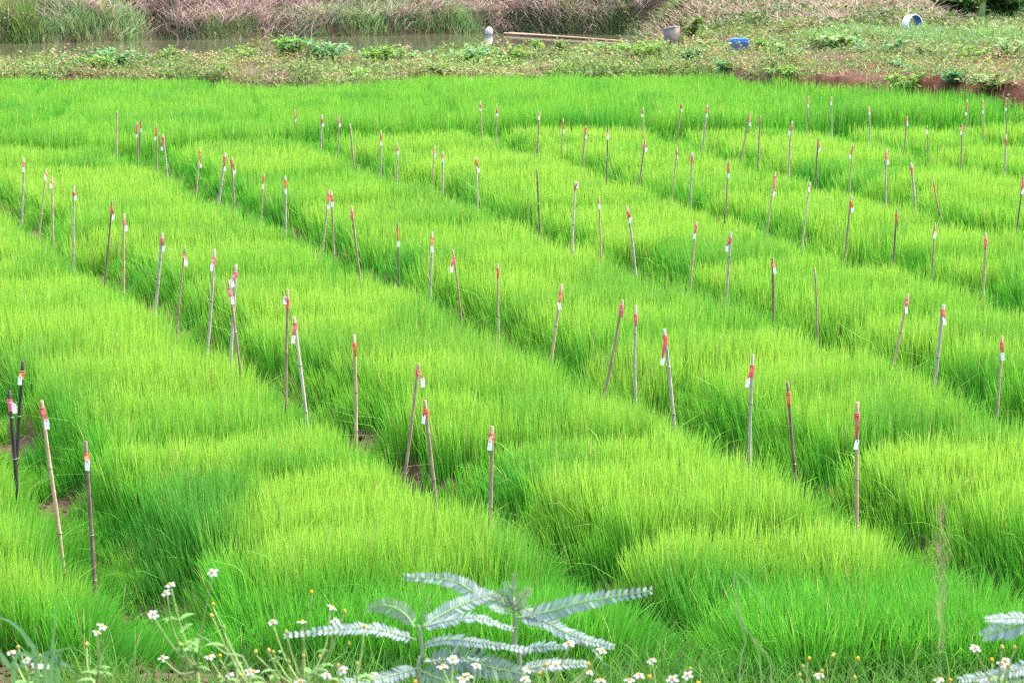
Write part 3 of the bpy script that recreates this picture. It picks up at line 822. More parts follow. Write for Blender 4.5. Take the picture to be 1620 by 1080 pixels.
EXTRA = [(20, 88, 20, 46), (64, 86, 16, 40), (110, 86, 18, 44), (268, 92, 18, 44), (330, 96, 22, 60), (392, 96, 24, 60), (430, 84, 26, 40), (488, 90, 30, 50), (588, 98, 18, 50),
         (650, 98, 18, 56), (676, 92, 22, 40), (770, 92, 18, 50), (826, 96, 18, 60), (930, 90, 18, 60), (968, 88, 22, 50), (1040, 88, 22, 60), (1092, 92, 16, 30), (1120, 78, 16, 26), (1210, 80, 20, 30),
         (1250, 90, 20, 60), (1300, 74, 26, 60), (1390, 84, 26, 70), (1460, 90, 22, 70), (1530, 92, 22, 70), (1600, 86, 26, 60), (1240, 122, 16, 50), (1440, 112, 16, 50), (480, 118, 16, 50), (560, 122, 14, 60), (700, 116, 14, 60)]
SPOT = {20: 'at the left edge of the pond', 64: 'beside the left edge of the pond', 110: 'below the left reeds', 268: 'between the first two pond weeds', 330: 'under the left yellow-topped weed', 392: 'under the right yellow-topped weed',
        430: 'left of the tall bright bush', 488: 'between the two large bushes', 588: 'left of the middle low weed', 650: 'right of the middle low weed', 676: 'left of the dark pond weed', 770: 'behind the brown log', 826: 'right of the log weeds',
        930: 'below the middle of the floating poles', 968: 'near the right end of the floating poles', 1040: 'below the grey drum', 1092: 'right of the grey drum', 1120: 'left of the blue bin', 1210: 'right of the blue bin', 1250: 'second right of the blue bin',
        1300: 'on the bank right of the blue bin', 1390: 'below the dry grass on the bank', 1460: 'below the barrel ring', 1530: 'right of and below the barrel ring', 1600: 'at the right edge of the bank', 1240: 'at the rice edge left of the red soil',
        1440: 'above the bushy soil weed', 480: 'at the rice edge below the tall bush', 560: 'at the rice edge below the blue-green bush', 700: 'at the rice edge below the log'}
for k, e in enumerate(EXTRA):
    weed(*e, [LG, BG, DG, LG, GRD][k % 5], ['light green', 'blue-green', 'dull green', 'leafy green', 'grassy green'][k % 5] + ' weed ' + SPOT[e[0]], .085, 10)
# leafy garden plants beyond the bank, upper right corner
weed(1515, 26, 44, 60, [(.07, .17, .045), (.11, .22, .06)], 'dark shrub at the top edge left of the broad-leaved plant', .30, 14, 'shrub', 'shrub', 'shrubs at the top right')
weed(1592, 28, 50, 80, [(.06, .15, .04), (.10, .21, .06)], 'dark shrub filling the top right corner', .30, 18, 'shrub', 'shrub', 'shrubs at the top right')
g = at_ground(1553, 37)
root = empty('banana_plant', g)
tag(root, 'young banana plant with broad light green leaves at the top edge', 'banana plant')
mb = MB(); mb.tube([(0, 0, -.05), (.02, 0, .5), (0, 0, 1.0)], [.09, .075, .05], 8); mb.build('stem', M_STEM, root)
for k, (dx, dy, hh) in enumerate(((-.75, -.3, 1.1), (.45, -.35, 1.0), (.9, .1, 1.3), (-.3, -.6, .55), (-.2, .3, 1.9), (.25, -.65, .7))):
    mb = MB(); pts = []
    for e in range(8):
        t_ = e / 7
        c_ = np.array([dx * t_, dy * t_, .55 + hh * (1.5 * t_ - 1.0 * t_ * t_)])
        wv = np.array([-dy, dx, 0]); wv = wv / np.linalg.norm(wv) * .17 * math.sin(math.pi * min(1, .08 + t_ * .92)) ** .7
        pts += [c_ - wv + np.array([0, 0, -.05]), c_, c_ + wv + np.array([0, 0, -.05])]
    F = [f for e in range(7) for f in ((3 * e, 3 * e + 1, 3 * e + 4, 3 * e + 3), (3 * e + 1, 3 * e + 2, 3 * e + 5, 3 * e + 4))]
    mb.add(pts, F, (.20, .36, .05) if k % 3 else (.38, .36, .10))
    mb.build('leaf', M_WEED, root)

# ------------------------------------------------------------------ things by the pond
# white boulder standing in the water
g = at_z(773, 56, WATER_Z)
import bmesh
bm = bmesh.new(); bmesh.ops.create_icosphere(bm, subdivisions=3, radius=1)
for v in bm.verts:
    nz = .12 * math.sin(3 * v.co.x + 1) + .09 * math.sin(5 * v.co.y + 2 * v.co.z) + .05 * math.sin(9 * v.co.z + 4 * v.co.x)
    v.co *= 1 + nz
    v.co.x *= .15; v.co.y *= .14; v.co.z *= .15
me = bpy.data.meshes.new('boulder'); bm.to_mesh(me); bm.free()
me.polygons.foreach_set('use_smooth', np.ones(len(me.polygons), bool))
o = link('boulder', me, noisy_mat('pale_stone', (.30, .28, .27), (.62, .60, .58), 7, .85, .2))
o.location = (g[0], g[1], .04)
tag(o, 'pale grey boulder standing in the pond near the reeds', 'boulder')
# floating bundle of bamboo poles
qa, qb = at_z(800, 53.5, WATER_Z + .04), at_z(1001, 66, WATER_Z + .03)
M_POLE = noisy_mat('wet_bamboo', (.34, .19, .11), (.50, .32, .20), 5, .55, .35, (1, 1, 1), .2)
dirv = qb - qa; Lp = np.linalg.norm(dirv); dirv /= Lp; pn = np.array([-dirv[1], dirv[0], 0])
for k, (s0, s1, off, rz, lab) in enumerate(((0, .97, -.06, .038, 'orange-brown bamboo pole floating on the pond, nearest of the bundle'),
                                      (.02, 1.0, .05, .038, 'orange-brown bamboo pole floating on the pond, middle of the bundle'),
                                      (.10, .86, .16, .034, 'orange-brown bamboo pole floating on the pond, farthest of the bundle'))):
    a_ = qa + dirv * Lp * s0 + pn * off; b_ = qa + dirv * Lp * s1 + pn * (off * .4)
    mb = MB(); pts, rd = [], []
    for e in range(25):
        t_ = e / 24
        pts.append(a_ * (1 - t_) + b_ * t_ + np.array([0, 0, .015 * math.sin(4 * t_ + k)])); rd.append(rz * (1 - .35 * t_) * (1.12 if e % 3 == 0 else 1))
    mb.tube(pts, rd, 8)
    o = mb.build('bamboo_pole', M_POLE, origin=a_); o.location = a_
    tag(o, lab, 'pole', 'floating bamboo poles')
# grey cut drum at the pond end
g = at_ground(1062, 70)
org = np.array([g[0], g[1], max(gz(g[0], g[1]), WATER_Z) - .05])
root = empty('drum', org); tag(root, 'grey cut-down drum standing at the right end of the pond', 'drum')
M_DRUM = noisy_mat('weathered_grey_plastic', (.09, .065, .05), (.20, .16, .135), 6, .6, .3, bump=.1)
ns = 24
mb = MB(); V, F = [], []
prof = [(.20, 0), (.205, .04), (.205, .14), (.212, .16), (.205, .18), (.205, .44), (.185, .44), (.185, .05)]
for (r_, z_) in prof:
    for k in range(ns):
        th = 2 * math.pi * k / ns
        zz = z_ + (.04 * math.cos(th + .6) if z_ > .4 else 0)
        V.append((r_ * math.cos(th), r_ * math.sin(th), zz))
for i_ in range(len(prof) - 1):
    for k in range(ns): F.append((i_ * ns + k, i_ * ns + (k + 1) % ns, (i_ + 1) * ns + (k + 1) % ns, (i_ + 1) * ns + k))
F.append(tuple((len(prof) - 1) * ns + k for k in range(ns)))
mb.add(V, F); mb.build('shell', M_DRUM, root)
mb = MB(); mb.tube([(.197 * math.cos(t_), .197 * math.sin(t_), .445 + .04 * math.cos(t_ + .6)) for t_ in np.linspace(0, 2 * math.pi, 25)], .014, 6, cap=False)
mb.build('rim', noisy_mat('drum_rim', (.17, .17, .18), (.30, .30, .31), 20, .5, .4), root)
# blue bin
g = at_ground(1169, 84)
org = np.array([g[0], g[1], gz(g[0], g[1]) - .02])
root = empty('plastic_bin', org); tag(root, 'bright blue plastic bin standing on the dike at the right of the pond', 'bin')
M_BLUE = noisy_mat('blue_plastic', (.015, .14, .46), (.03, .20, .56), 14, .4, .5, bump=.05)
M_BLUEGREY = noisy_mat('dirty_blue_plastic', (.07, .09, .13), (.15, .17, .20), 10, .6, .3, bump=.1)
mb = MB(); w0, w1, hb = .155, .185, .24
for (a_, b_, sx) in ((0, 0, 0),):
    rim = [(-1, -1), (1, -1), (1, 1), (-1, 1)]
    V = [(x_ * w0, y_ * w0 * .8, 0) for x_, y_ in rim] + [(x_ * w1, y_ * w1 * .8, hb) for x_, y_ in rim] + [(x_ * (w1 - .015), y_ * (w1 - .015) * .8, hb) for x_, y_ in rim] + [(x_ * (w0 - .015), y_ * (w0 - .015) * .8, .015) for x_, y_ in rim]
    F = [(3, 2, 1, 0), (12, 13, 14, 15)]
    for l0 in (0, 4, 8):
        F += [(l0 + k, l0 + (k + 1) % 4, l0 + 4 + (k + 1) % 4, l0 + 4 + k) for k in range(4)]
    mb.add(V, F)
mb.build('body', M_BLUEGREY, root, smooth=False)
mb = MB(); mb.box((0, 0, hb + .045), (w1 + .012, 0, 0), (0, w1 * .8 + .012, 0), (0, 0, .043))
mb.box((0, 0, hb + .095), (w1 - .03, 0, 0), (0, w1 * .8 - .03, 0), (0, 0, .008))
mb.build('lid', M_BLUE, root, smooth=False)
for sx in (-1, 1):
    mb = MB(); mb.box((sx * (w1 + .018), 0, hb - .02), (.012, 0, 0), (0, .05, 0), (0, 0, .02)); mb.build('handle', M_BLUE, root, smooth=False)
# ring cut from a barrel, white outside and blue inside
g = at_ground(1443, 52)
org = np.array([g[0], g[1], gz(g[0], g[1])])
root = empty('barrel_ring', org); tag(root, 'short barrel ring, white outside and blue inside, lying in dry grass', 'barrel ring')
R0, LR = .27, .22
yaw = math.radians(38)
axv = np.array([math.sin(yaw), -math.cos(yaw), .05]); axv /= np.linalg.norm(axv)
e1 = np.cross(axv, [0, 0, 1]); e1 /= np.linalg.norm(e1); e2 = np.cross(e1, axv)
cen = np.array([0, 0, R0 - .09])
def ringpart(name, prof, mat):
    mb = MB(); V, F = [], []; ns = 40
    for (r_, l_) in prof:
        for k in range(ns):
            th = 2 * math.pi * k / ns
            V.append(cen + axv * l_ + r_ * (math.cos(th) * e1 + math.sin(th) * e2))
    for i_ in range(len(prof)):
        j_ = (i_ + 1) % len(prof)
        for k in range(ns): F.append((i_ * ns + k, i_ * ns + (k + 1) % ns, j_ * ns + (k + 1) % ns, j_ * ns + k))
    mb.add(V, F); return mb.build(name, mat, root, smooth=False)
ringpart('outer_shell', [(R0, -LR / 2), (R0, LR / 2), (R0 - .016, LR / 2), (R0 - .016, -LR / 2)], noisy_mat('white_plastic', (.62, .62, .66), (.80, .80, .82), 9, .5, .4, bump=.05))
ringpart('lining', [(R0 - .018, -LR / 2 + .004), (R0 - .018, LR / 2 - .004), (R0 - .028, LR / 2 - .004), (R0 - .028, -LR / 2 + .004)], M_BLUE)
# short log on the dike
g = at_ground(765, 101)
a_, b_ = np.array([g[0] - .14, g[1], gz(g[0], g[1]) + .07]), np.array([g[0] + .15, g[1] - .06, gz(g[0], g[1]) + .08])
mb = MB(); mb.tube([a_ * (1 - t_) + b_ * t_ + np.array([0, 0, .006 * math.sin(9 * t_)]) for t_ in np.linspace(0, 1, 9)], [.045, .05, .048, .05, .047, .05, .048, .05, .044], 10)
o = mb.build('log', noisy_mat('log_bark', (.30, .17, .06), (.48, .30, .12), 14, .8, .2), origin=a_); o.location = a_
tag(o, 'short orange-brown log lying on the dike among weeds', 'log')

# ------------------------------------------------------------------ foreground plants
def spline(pts, n):
    pts = [np.array(p_, float) for p_ in pts]
    pts = [2 * pts[0] - pts[1]] + pts + [2 * pts[-1] - pts[-2]]
    segs = len(pts) - 3
    out_ = []
    for k in range(n):
        u_ = k / (n - 1) * segs; i_ = min(int(u_), segs - 1); f_ = u_ - i_
        p0, p1, p2, p3 = pts[i_:i_ + 4]
        out_.append(.5 * ((2 * p1) + (-p0 + p2) * f_ + (2 * p0 - 5 * p1 + 4 * p2 - p3) * f_ ** 2 + (-p0 + 3 * p1 - 3 * p2 + p3) * f_ ** 3))
    return out_
def pinnate_leaf(root, org, ctrl, D0, D1, pairs, wl, nrm, colr, rs):
    """feather leaf along pixel control points from depth D0 at the stalk to D1 at the tip"""
    pairs = max(6, int(pairs * .95)); m_ = len(ctrl)
    pts = [at_y(p_[0], p_[1], D0 + (D1 - D0) * k / (m_ - 1)) for k, p_ in enumerate(ctrl)]
    path = spline(pts, pairs + 4)
    LP, LD, LN, LL, LW = [], [], [], [], []
    nrm = np.array(nrm, float); nrm /= np.linalg.norm(nrm)
    for k in range(2, pairs + 4):
        tn = path[min(k + 1, len(path) - 1)] - path[k - 1]
        sp_ = np.linalg.norm(tn) / 2; tn /= np.linalg.norm(tn)
        lat = np.cross(tn, nrm); lat /= np.linalg.norm(lat)
        pn_ = np.cross(lat, tn)
        t_ = (k - 2) / (pairs + 2)
        ll = wl * 1.6 * (.62 + .38 * math.sin(math.pi * min(1, t_ * 1.15 + .12))) * (1 - .45 * max(0, t_ - .75) / .25)
        for sg in (-1, 1):
            dv_ = lat * sg * .86 + tn * .52 + pn_ * rs.uniform(-.22, .30); dv_ /= np.linalg.norm(dv_)
            nn_ = pn_ + lat * rs.normal(0, .15) + tn * rs.normal(0, .25); nn_ -= dv_ * np.dot(nn_, dv_); nn_ /= np.linalg.norm(nn_)
            LP.append(path[k] + lat * sg * .0012); LD.append(dv_); LN.append(nn_); LL.append(ll * rs.uniform(.92, 1.06)); LW.append(min(sp_ * .70, .0075))
    LP, LD, LN, LL, LW = map(np.array, (LP, LD, LN, LL, LW))
    sdv = np.cross(LD, LN)
    # oblong leaflet with rounded end: six points round a fold
    tt = [(0, 0), (.18, .46), (.72, .50), (1.0, .12), (1.0, -.12), (.72, -.50), (.18, -.46)]
    Vs = []
    for (a_, b_) in tt:
        Vs.append(LP + LD * (LL * a_)[:, None] + sdv * (LW * b_)[:, None] - LN * (LL * .10 * a_ * a_)[:, None])
    Vs = np.stack(Vs, 1).reshape(-1, 3) - org
    T_ = (np.arange(len(LP)) * 7)[:, None, None] + np.array([(0, 1, 2), (0, 2, 3), (0, 3, 4), (0, 4, 5), (0, 5, 6)])[None]
    C_ = np.repeat(np.clip(1.12 * np.array(colr)[None] * rs.uniform(.8, 1.15, (len(LP), 1)), 0, 1), 7, 0)
    o_ = link('leaf', tri_mesh('leaf', Vs, T_.reshape(-1, 3), C_), M_SILVER, root)
    ms_ = MB(); ms_.tube(path, [.0022 - .0014 * k / len(path) for k in range(len(path))], 5, c=None)
    ms_.build('rachis', M_SSTEM, o_, origin=org)
M_SSTEM = noisy_mat('pale_stem', (.16, .24, .11), (.25, .32, .18), 60, .6, .3)
SIL, SILB, SILG, SILD = (.165, .225, .215), (.18, .235, .24), (.13, .20, .11), (.07, .14, .08)
UPF = (0, -.62, .78)
def silver_plant(stems, leaf_list, label, D):
    b0 = at_y(stems[0][0][0], stems[0][0][1], D)
    org = np.array([b0[0], D, gz(b0[0], D) - .02])
    root = empty('feather_leaved_plant', org)
    tag(root, label, 'shrub')
    rs = np.random.default_rng(int(stems[0][0][0]))
    for st in stems:
        ms_ = MB(); pts = [at_y(p_[0], p_[1], D + dd) for (p_, dd) in [((q_[0], q_[1]), q_[2]) for q_ in st]]
        first = org + np.array([(pts[0][0] - org[0]) * .35, 0, 0])
        path = spline([first] + pts, 14)
        ms_.tube(path, list(np.linspace(.0062, .0032, 14)), 7); ms_.build('stem', M_SSTEM, root, origin=org)
    for (ctrl, da, db, pairs, wl, nrm, c_) in leaf_list:
        pinnate_leaf(root, org, ctrl, D + da, D + db, pairs, wl, nrm, c_, rs)
DP = 4.6
silver_plant([[(662, 1085, 0), (668, 1040, 0), (666, 1010, 0), (662, 988, 0)], [(816, 1085, .05), (814, 1020, .05), (816, 985, .05), (812, 945, .05)]], [
    ([(660, 1012), (600, 995), (540, 994), (452, 1005)], 0, -.04, 28, .0125, (0, -.5, .85), SILB),
    ([(656, 992), (640, 970), (612, 957), (581, 962)], 0, .06, 18, .0150, (-.1, -.75, .55), SILG),
    ([(667, 992), (705, 982), (750, 976), (811, 994)], 0, -.03, 32, .0125, (0, -.35, .94), SILB),
    ([(668, 990), (705, 968), (746, 949), (783, 938)], 0, .08, 26, .0150, (.1, -.72, .7), SIL),
    ([(806, 958), (757, 940), (715, 918), (640, 911)], .05, .12, 30, .0150, (0, -.75, .66), SIL),
    ([(667, 1020), (709, 1011), (760, 1016), (838, 1028)], 0, -.05, 32, .0125, (0, -.4, .9), SILB),
    ([(818, 1034), (850, 1022), (900, 1022)], .05, .02, 16, .0130, (0, -.4, .9), SIL),
    ([(816, 978), (870, 966), (930, 950), (1028, 934)], .05, .0, 30, .0165, (-.05, -.78, .62), SIL),
    ([(818, 976), (860, 982), (905, 1004), (969, 1022)], .05, .0, 32, .0145, (.1, -.55, .82), SILB),
    ([(905, 1016), (935, 1024), (955, 1048)], .03, -.02, 12, .0150, (.5, .3, .7), SILD),
    ([(668, 1048), (735, 1041), (775, 1054), (832, 1066)], 0, -.08, 28, .0230, (0, -.85, .5), (.13, .20, .145)),
    ([(818, 1062), (865, 1051), (930, 1049)], .05, .08, 22, .0125, (0, -.6, .8), SIL),
    ([(664, 1055), (625, 1066), (590, 1074), (540, 1077)], 0, -.1, 26, .0165, (-.2, -.5, .82), SIL),
    ([(668, 1046), (715, 1043), (772, 1042)], 0, .1, 22, .010, (0, -.3, .95), SIL),
    ([(665, 1060), (700, 1075), (745, 1090)], 0, -.12, 20, .020, (0, -.85, .5), (.12, .19, .12)),
    ([(812, 962), (811, 938), (813, 908)], .05, .03, 8, .0085, (.75, -.6, .1), SILG),
    ([(812, 962), (803, 944), (799, 920)], .05, .03, 8, .0080, (-.8, -.5, .1), SIL),
    ([(812, 962), (824, 948), (838, 930)], .05, .02, 8, .0100, (.4, -.8, .2), (.18, .235, .14)),
    ([(812, 964), (798, 948), (782, 938)], .05, .03, 8, .0115, (-.3, -.85, .3), (.18, .235, .15)),
    ([(810, 968), (795, 962), (778, 962)], .05, .0, 10, .0100, (0, -.6, .8), SIL),
    ([(814, 966), (828, 960), (838, 968)], .05, .0, 9, .0100, (0, -.7, .6), (.18, .235, .15)),
    ([(666, 985), (673, 965), (679, 940)], 0, .0, 10, .0050, (.95, -.2, .1), SILG),
], 'silvery feather-leaved shrub spreading over the bottom centre', DP)
silver_plant([[(1668, 1090, 0), (1662, 1040, 0), (1650, 985, 0)]], [
    ([(1650, 984), (1620, 977), (1590, 977), (1560, 979)], 0, -.03, 20, .011, (0, -.5, .85), SILB),
    ([(1650, 985), (1620, 986), (1590, 993), (1556, 1006)], 0, -.02, 22, .019, (0, -.75, .66), SIL),
    ([(1655, 1050), (1620, 1055), (1570, 1068), (1518, 1074)], 0, -.05, 26, .014, (0, -.5, .85), SIL),
    ([(1655, 1055), (1630, 1068), (1600, 1086)], 0, -.05, 20, .019, (0, -.7, .7), SILG),
    ([(1650, 984), (1685, 976), (1730, 985)], 0, .03, 20, .015, (0, -.6, .8), SIL),
], 'silvery feather leaves reaching in at the right edge', 4.5)

PW = [(.62, .62, .65), (.54, .54, .58)]
def flower_head(root, org, px, py, D, rs, kind=0, size=1.0):
    """kind 0 white rays and orange disc, 1 disc past its rays, 2 closed bud"""
    c_ = at_y(px, py, D)
    tilt = np.array([rs.normal(0, .30), rs.uniform(-.75, .05), 1.0]); tilt /= np.linalg.norm(tilt)
    e1_ = np.cross(tilt, [0, 1, 0]); e1_ /= np.linalg.norm(e1_); e2_ = np.cross(tilt, e1_)
    size *= .72; r_ = .0052 * size
    fo = None
    if kind < 2:
        mb = MB(); V, F = [], []; ns = 10
        for (rr_, hh_) in ((.75, -.5), (1, .1), (.85, .75), (.45, 1.05)):
            for k in range(ns):
                th = 2 * math.pi * k / ns
                V.append(c_ + tilt * r_ * hh_ + r_ * rr_ * (math.cos(th) * e1_ + math.sin(th) * e2_) * (1 + .1 * math.sin(5 * th)))
        V.append(c_ + tilt * r_ * 1.15)
        for a_ in range(3):
            for k in range(ns): F.append((a_ * ns + k, a_ * ns + (k + 1) % ns, (a_ + 1) * ns + (k + 1) % ns, (a_ + 1) * ns + k))
        F += [(3 * ns + k, 3 * ns + (k + 1) % ns, 4 * ns) for k in range(ns)]
        mb.add(V, F); fo = mb.build('flower', M_DISC, root, origin=org)
    if kind == 0:
        npet = int(rs.choice([5, 5, 5, 6, 4]))
        for k in range(npet):
            th = 2 * math.pi * k / npet + rs.uniform(-.18, .18)
            dv_ = math.cos(th) * e1_ + math.sin(th) * e2_
            lv = np.cross(tilt, dv_); L_ = .0125 * size * rs.uniform(.85, 1.12); W_ = .0046 * size
            dr = rs.uniform(.0, .45)
            rows = []
            for (a_, b_) in ((.0, .35), (.35, .8), (.75, 1.0), (1.0, .55)):
                ctr_ = c_ + dv_ * (r_ * .7 + L_ * a_) - tilt * (L_ * dr * a_ * a_)
                rows += [ctr_ - lv * W_ * b_ + tilt * .0008, ctr_ - tilt * .0006, ctr_ + lv * W_ * b_ + tilt * .0008]
            F = [f for e in range(3) for f in ((3 * e, 3 * e + 1, 3 * e + 4, 3 * e + 3), (3 * e + 1, 3 * e + 2, 3 * e + 5, 3 * e + 4))]
            mb = MB(); mb.add(rows, F, PW[k % 2]); mb.build('petal', M_PETAL, fo, origin=org)
    # green cup or bud
    mb = MB(); s_ = 1.0 if kind < 2 else 1.35
    mb.tube([c_ - tilt * r_ * 1.9, c_ - tilt * r_ * 1.2, c_ - tilt * r_ * .5, c_ + tilt * r_ * (.2 if kind < 2 else 1.0)], [r_ * .25, r_ * .72 * s_, r_ * .86 * s_, r_ * (.6 if kind < 2 else .35)], 8)
    mb.build('calyx' if kind < 2 else 'bud', M_BUD if kind == 2 else M_STEM, fo or root, origin=org)
    return c_ - tilt * r_ * 1.8
def small_leaf(mb, p0, dv_, L_, W_, c_, n_=5):
    up = np.array([0, 0, 1.0]); lv = np.cross(dv_, up); lv /= np.linalg.norm(lv) + 1e-9
    rows = []
    for e in range(n_ + 1):
        t_ = e / n_; b_ = W_ * math.sin(math.pi * min(1, .06 + .94 * t_)) ** .8
        c0 = p0 + dv_ * L_ * t_ - up * L_ * .35 * t_ * t_
        rows += [c0 - lv * b_ + up * b_ * .4, c0, c0 + lv * b_ + up * b_ * .4]
    mb.add(rows, [f for e in range(n_) for f in ((3 * e, 3 * e + 1, 3 * e + 4, 3 * e + 3), (3 * e + 1, 3 * e + 2, 3 * e + 5, 3 * e + 4))], c_)
def daisy_plant(label, D, joint, heads, nleaf=8, low=0.0):
    """joint: pixel where the branches meet; heads: (px, py, kind)"""
    j_ = at_y(joint[0], joint[1], D)
    rs = np.random.default_rng(int(joint[0] * 3 + joint[1]))
    org = np.array([j_[0] + rs.uniform(-.03, .05), D + .03, gz(j_[0], D) - .02])
    root = empty('daisy_plant', org); tag(root, label, 'wildflower', 'white wildflowers on the near bank')
    ms_ = MB()
    trunk = spline([org, (org * .5 + j_ * .5) + np.array([.02, 0, 0]), j_], 10)
    ms_.tube(trunk, list(np.linspace(.0042, .003, 10)), 6)
    spots = list(trunk[3:])
    for (px, py, kd) in heads:
        base_ = flower_head(root, org, px, py, D + rs.uniform(-.08, .08), rs, kd, rs.uniform(.9, 1.1))
        mid = j_ * .42 + base_ * .58 + np.array([rs.uniform(-.01, .01), 0, -.02])
        br = spline([j_, mid, base_], 9)
        ms_.tube(br, list(np.linspace(.0027, .0014, 9)), 5)
        spots += br[1:6]
    ms_.build('stem', M_STEM, root, origin=org)
    for k in range(nleaf):
        p0 = spots[rs.integers(len(spots))]
        a_ = rs.uniform(0, 6.28); dv_ = np.array([math.cos(a_), math.sin(a_) * .6, .35]); dv_ /= np.linalg.norm(dv_)
        ml = MB(); g_ = rs.uniform(.8, 1.25)
        c_ = (.13 * g_, .27 * g_, .06 * g_)
        L_ = rs.uniform(.03, .055)
        small_leaf(ml, p0, dv_, L_, L_ * .17, c_)
        if rs.random() < .6:
            sd_ = np.cross(dv_, [0, 0, 1]); small_leaf(ml, p0 + dv_ * L_ * .25, (dv_ + sd_) / 1.42, L_ * .6, L_ * .11, c_); small_leaf(ml, p0 + dv_ * L_ * .25, (dv_ - sd_) / 1.42, L_ * .6, L_ * .11, c_)
        ml.build('leaf', M_WEED, root, origin=org)
daisy_plant('low white daisies with orange discs at the bottom left corner', 4.7, (48, 1092), [(18, 1031, 0), (28, 1022, 2), (43, 1043, 0), (57, 1051, 0), (71, 1052, 0), (64, 1037, 1)], 10)
daisy_plant('pair of white daisies in full bloom left of the tall daisies', 4.8, (152, 1085), [(162, 990, 0), (154, 1000, 0), (137, 1017, 2)], 8)
daisy_plant('tallest white daisies with long bare stalks at the left', 4.7, (312, 1062), [(336, 905, 0), (269, 924, 0), (262, 937, 0), (242, 971, 0), (285, 1018, 2), (258, 1040, 0)], 16)
daisy_plant('white daisies with yellowed heads right of the tallest stalks', 4.75, (398, 1090), [(337, 955, 1), (334, 972, 2), (332, 1038, 0), (348, 1037, 1), (354, 990, 2), (363, 1067, 0), (396, 1062, 0), (380, 1066, 2)], 12)
daisy_plant('white daisies with many small buds left of the silvery shrub', 4.65, (480, 1088), [(431, 983, 0), (478, 983, 0), (526, 960, 0), (531, 982, 0), (493, 936, 1), (405, 1029, 2), (425, 1027, 2), (432, 1030, 2), (480, 1036, 2), (457, 1045, 2), (506, 1037, 2), (552, 1016, 2), (401, 1062, 0), (475, 1078, 0), (453, 998, 2), (545, 965, 2)], 14)
daisy_plant('low white daisies under the left leaves of the silvery shrub', 4.5, (555, 1092), [(565, 1048, 2), (535, 1051, 2), (517, 1067, 0), (541, 1059, 0), (590, 1066, 0), (576, 990, 1), (531, 1077, 1)], 8)
daisy_plant('white daisies in front of the broad lower leaves at bottom centre', 4.4, (725, 1100), [(700, 1053, 0), (754, 1052, 0), (731, 1074, 0), (717, 1042, 0), (657, 1078, 1), (740, 1068, 0)], 8)
daisy_plant('white daisies right of the silvery stem at bottom centre', 4.4, (855, 1100), [(900, 1017, 0), (880, 1051, 0), (833, 1059, 0), (831, 1074, 0), (864, 1051, 1), (854, 1064, 1), (932, 1062, 0), (931, 1050, 1), (952, 1028, 0)], 10)
daisy_plant('row of white daisies right of the silvery shrub', 4.6, (1030, 1105), [(949, 1075, 0), (1031, 1044, 0), (1011, 1067, 0), (996, 1075, 0), (1027, 1070, 1), (1064, 1073, 0), (1088, 1067, 0), (1092, 1056, 2), (1105, 1080, 1)], 10)
daisy_plant('faded daisies with brown seed heads right of the flower row', 4.8, (1290, 1100), [(1280, 1041, 1), (1270, 1052, 2), (1296, 1067, 0), (1300, 1060, 2), (1318, 1035, 2), (1357, 1041, 1), (1265, 1066, 2), (1352, 1070, 2)], 10)
daisy_plant('white daisies before the silvery leaves at the right edge', 4.45, (1585, 1105), [(1543, 1024, 0), (1585, 1050, 0), (1591, 1045, 0), (1594, 1052, 1), (1485, 1074, 0), (1503, 1075, 1), (1559, 1077, 0), (1569, 1043, 1), (1585, 1022, 2), (1605, 1022, 2)], 12)

# broad grass blades at the lower left, out of focus
def grass_clump(label, D, bl, colr, wd_=.0046):
    x0 = at_y(bl[0][0][0], 1080, D)[0]
    org = np.array([x0, D, gz(x0, D) - .02]); root = empty('grass_clump', org); tag(root, label, 'grass', 'single grass clumps on the near bank')
    for ctrl in bl:
        pts = [at_y(p_[0], p_[1], D) for p_ in ctrl]
        path = spline([org + np.array([(pts[0][0] - org[0]) * .5, 0, 0])] + pts, 14)
        rows = []
        for k, q in enumerate(path):
            tn = path[min(k + 1, 13)] - path[max(k - 1, 0)]; tn /= np.linalg.norm(tn)
            lv = np.cross(tn, [0, -.85, .5]); lv /= np.linalg.norm(lv)
            b_ = wd_ * (1 - (k / 13) ** 2.2) + .0004
            nv_ = np.cross(lv, tn)
            rows += [q - lv * b_ + nv_ * b_ * .3, q, q + lv * b_ + nv_ * b_ * .3]
        mb = MB(); mb.add([r_ - org for r_ in rows], [f for e in range(13) for f in ((3 * e, 3 * e + 1, 3 * e + 4, 3 * e + 3), (3 * e + 1, 3 * e + 2, 3 * e + 5, 3 * e + 4))], colr)
        mb.build('blade', M_WEED, root)
grass_clump('broad grey-green grass blades at the bottom left corner', 4.1, [[(72, 1085), (82, 1030), (91, 950)], [(60, 1085), (45, 1015), (20, 985), (-6, 974)], [(92, 1085), (94, 1055), (95, 1034)], [(20, 1085), (60, 1040), (115, 1022)], [(-10, 1070), (20, 1056), (60, 1046)], [(80, 1085), (100, 1050), (118, 1065)]], (.12, .26, .10))
grass_clump('pale thin grass stalks crossing right of the bottom centre', 4.9, [[(1222, 1085), (1200, 1020), (1175, 985), (1163, 905)], [(1205, 1060), (1172, 985), (1161, 905), (1190, 930), (1220, 968)], [(1170, 1085), (1180, 1010), (1162, 968)]], (.22, .28, .14), .0010)
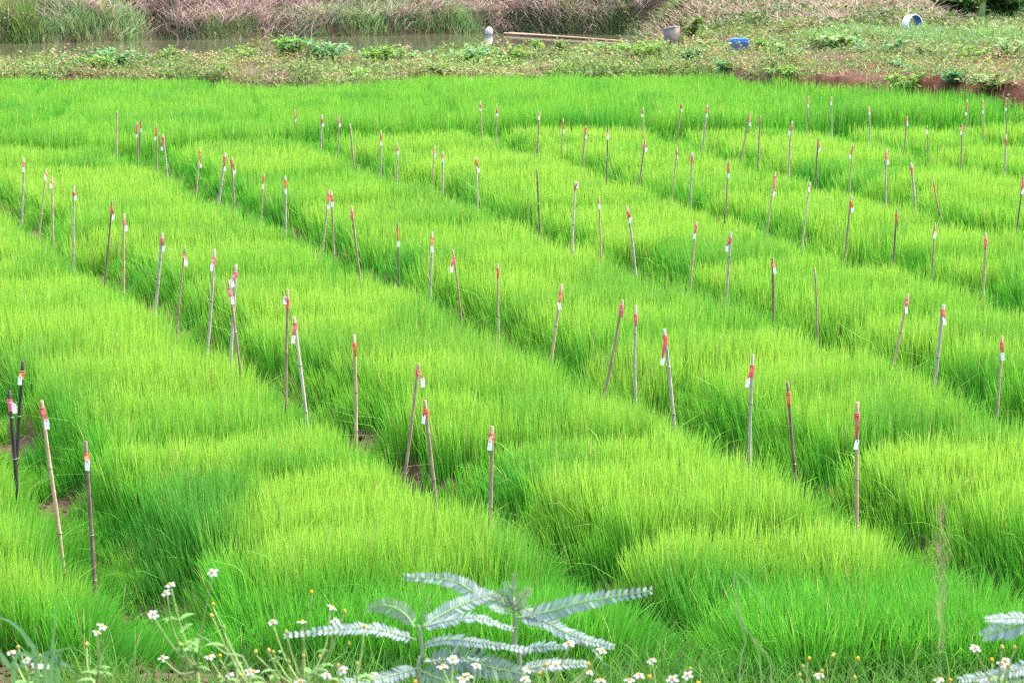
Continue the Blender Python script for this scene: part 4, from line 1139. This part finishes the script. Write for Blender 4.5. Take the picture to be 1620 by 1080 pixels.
grass_clump('arching pale grass blade bottom left of the silvery shrub', 4.6, [[(376, 1085), (372, 1050), (362, 1034), (350, 1062)], [(398, 1085), (352, 1030), (310, 1000)]], (.30, .40, .18), .002)
# feathery dry grass plume close to the camera
D = 3.0
q0, q1 = at_y(1488, 1040, D), at_y(1489, 800, D)
org = np.array([q0[0], D, gz(q0[0], D) - .02]); root = empty('grass_plume', org)
tag(root, 'blurred brown feathery grass plume before the rice at the right', 'grass')
mb = MB(); mb.tube(spline([org, org * .5 + q0 * .5 + np.array([.01, 0, 0]), q0], 16), list(np.linspace(.0009, .0003, 16)), 5); mb.build('stalk', noisy_mat('dry_stalk', (.28, .20, .13), (.38, .28, .2), 50, .8, .1), root, origin=org)
n = 150
t_ = RNG.random(n)
P0 = q0[None] * (1 - t_)[:, None] + q1[None] * t_[:, None]
a_ = RNG.uniform(0, 6.28, n)
Vp = blades(P0 - org, RNG.uniform(.018, .042, n), np.full(n, .00034), a_, RNG.uniform(.2, .75, n), a_ + 1.57, RNG.uniform(0, .3, n), pick([(.34, .22, .17), (.42, .30, .22)], n), pick([(.36, .24, .18), (.45, .33, .25)], n), 3)
link('plume', tri_mesh('plume', *Vp), M_DRY, root)
# low weeds on the near bank
n = 26000
x = RNG.uniform(-2.6, 2.6, n); y = RNG.uniform(6.2, 9.3, n)
k = vnoise(x, y, .4, 61) > np.interp(x, [-2.2, -1, .5], [.5, .3, .08]); x, y = x[k], y[k]; n = len(x)
c = pick([(.08, .24, .03), (.10, .25, .04), (.12, .25, .045), (.06, .19, .03)], n) * .85
Vn = blades(np.stack([x, y, ground_z(x, y) - .01], 1), RNG.uniform(.06, .26, n), RNG.uniform(.003, .006, n), RNG.uniform(0, 6.28, n), RNG.uniform(.05, .6, n), RNG.uniform(0, 6.28, n), RNG.uniform(.05, .6, n), c, c, 3)
tag(link('bank_grass', tri_mesh('bank_grass', *Vn), M_RICE), 'short sparse grass on the soil of the near bank', 'grass', kind='stuff')

tot = sum(len(o.data.polygons) for o in bpy.data.objects if o.type == 'MESH')
print('POLYS', tot, 'RICE BLADES', N)
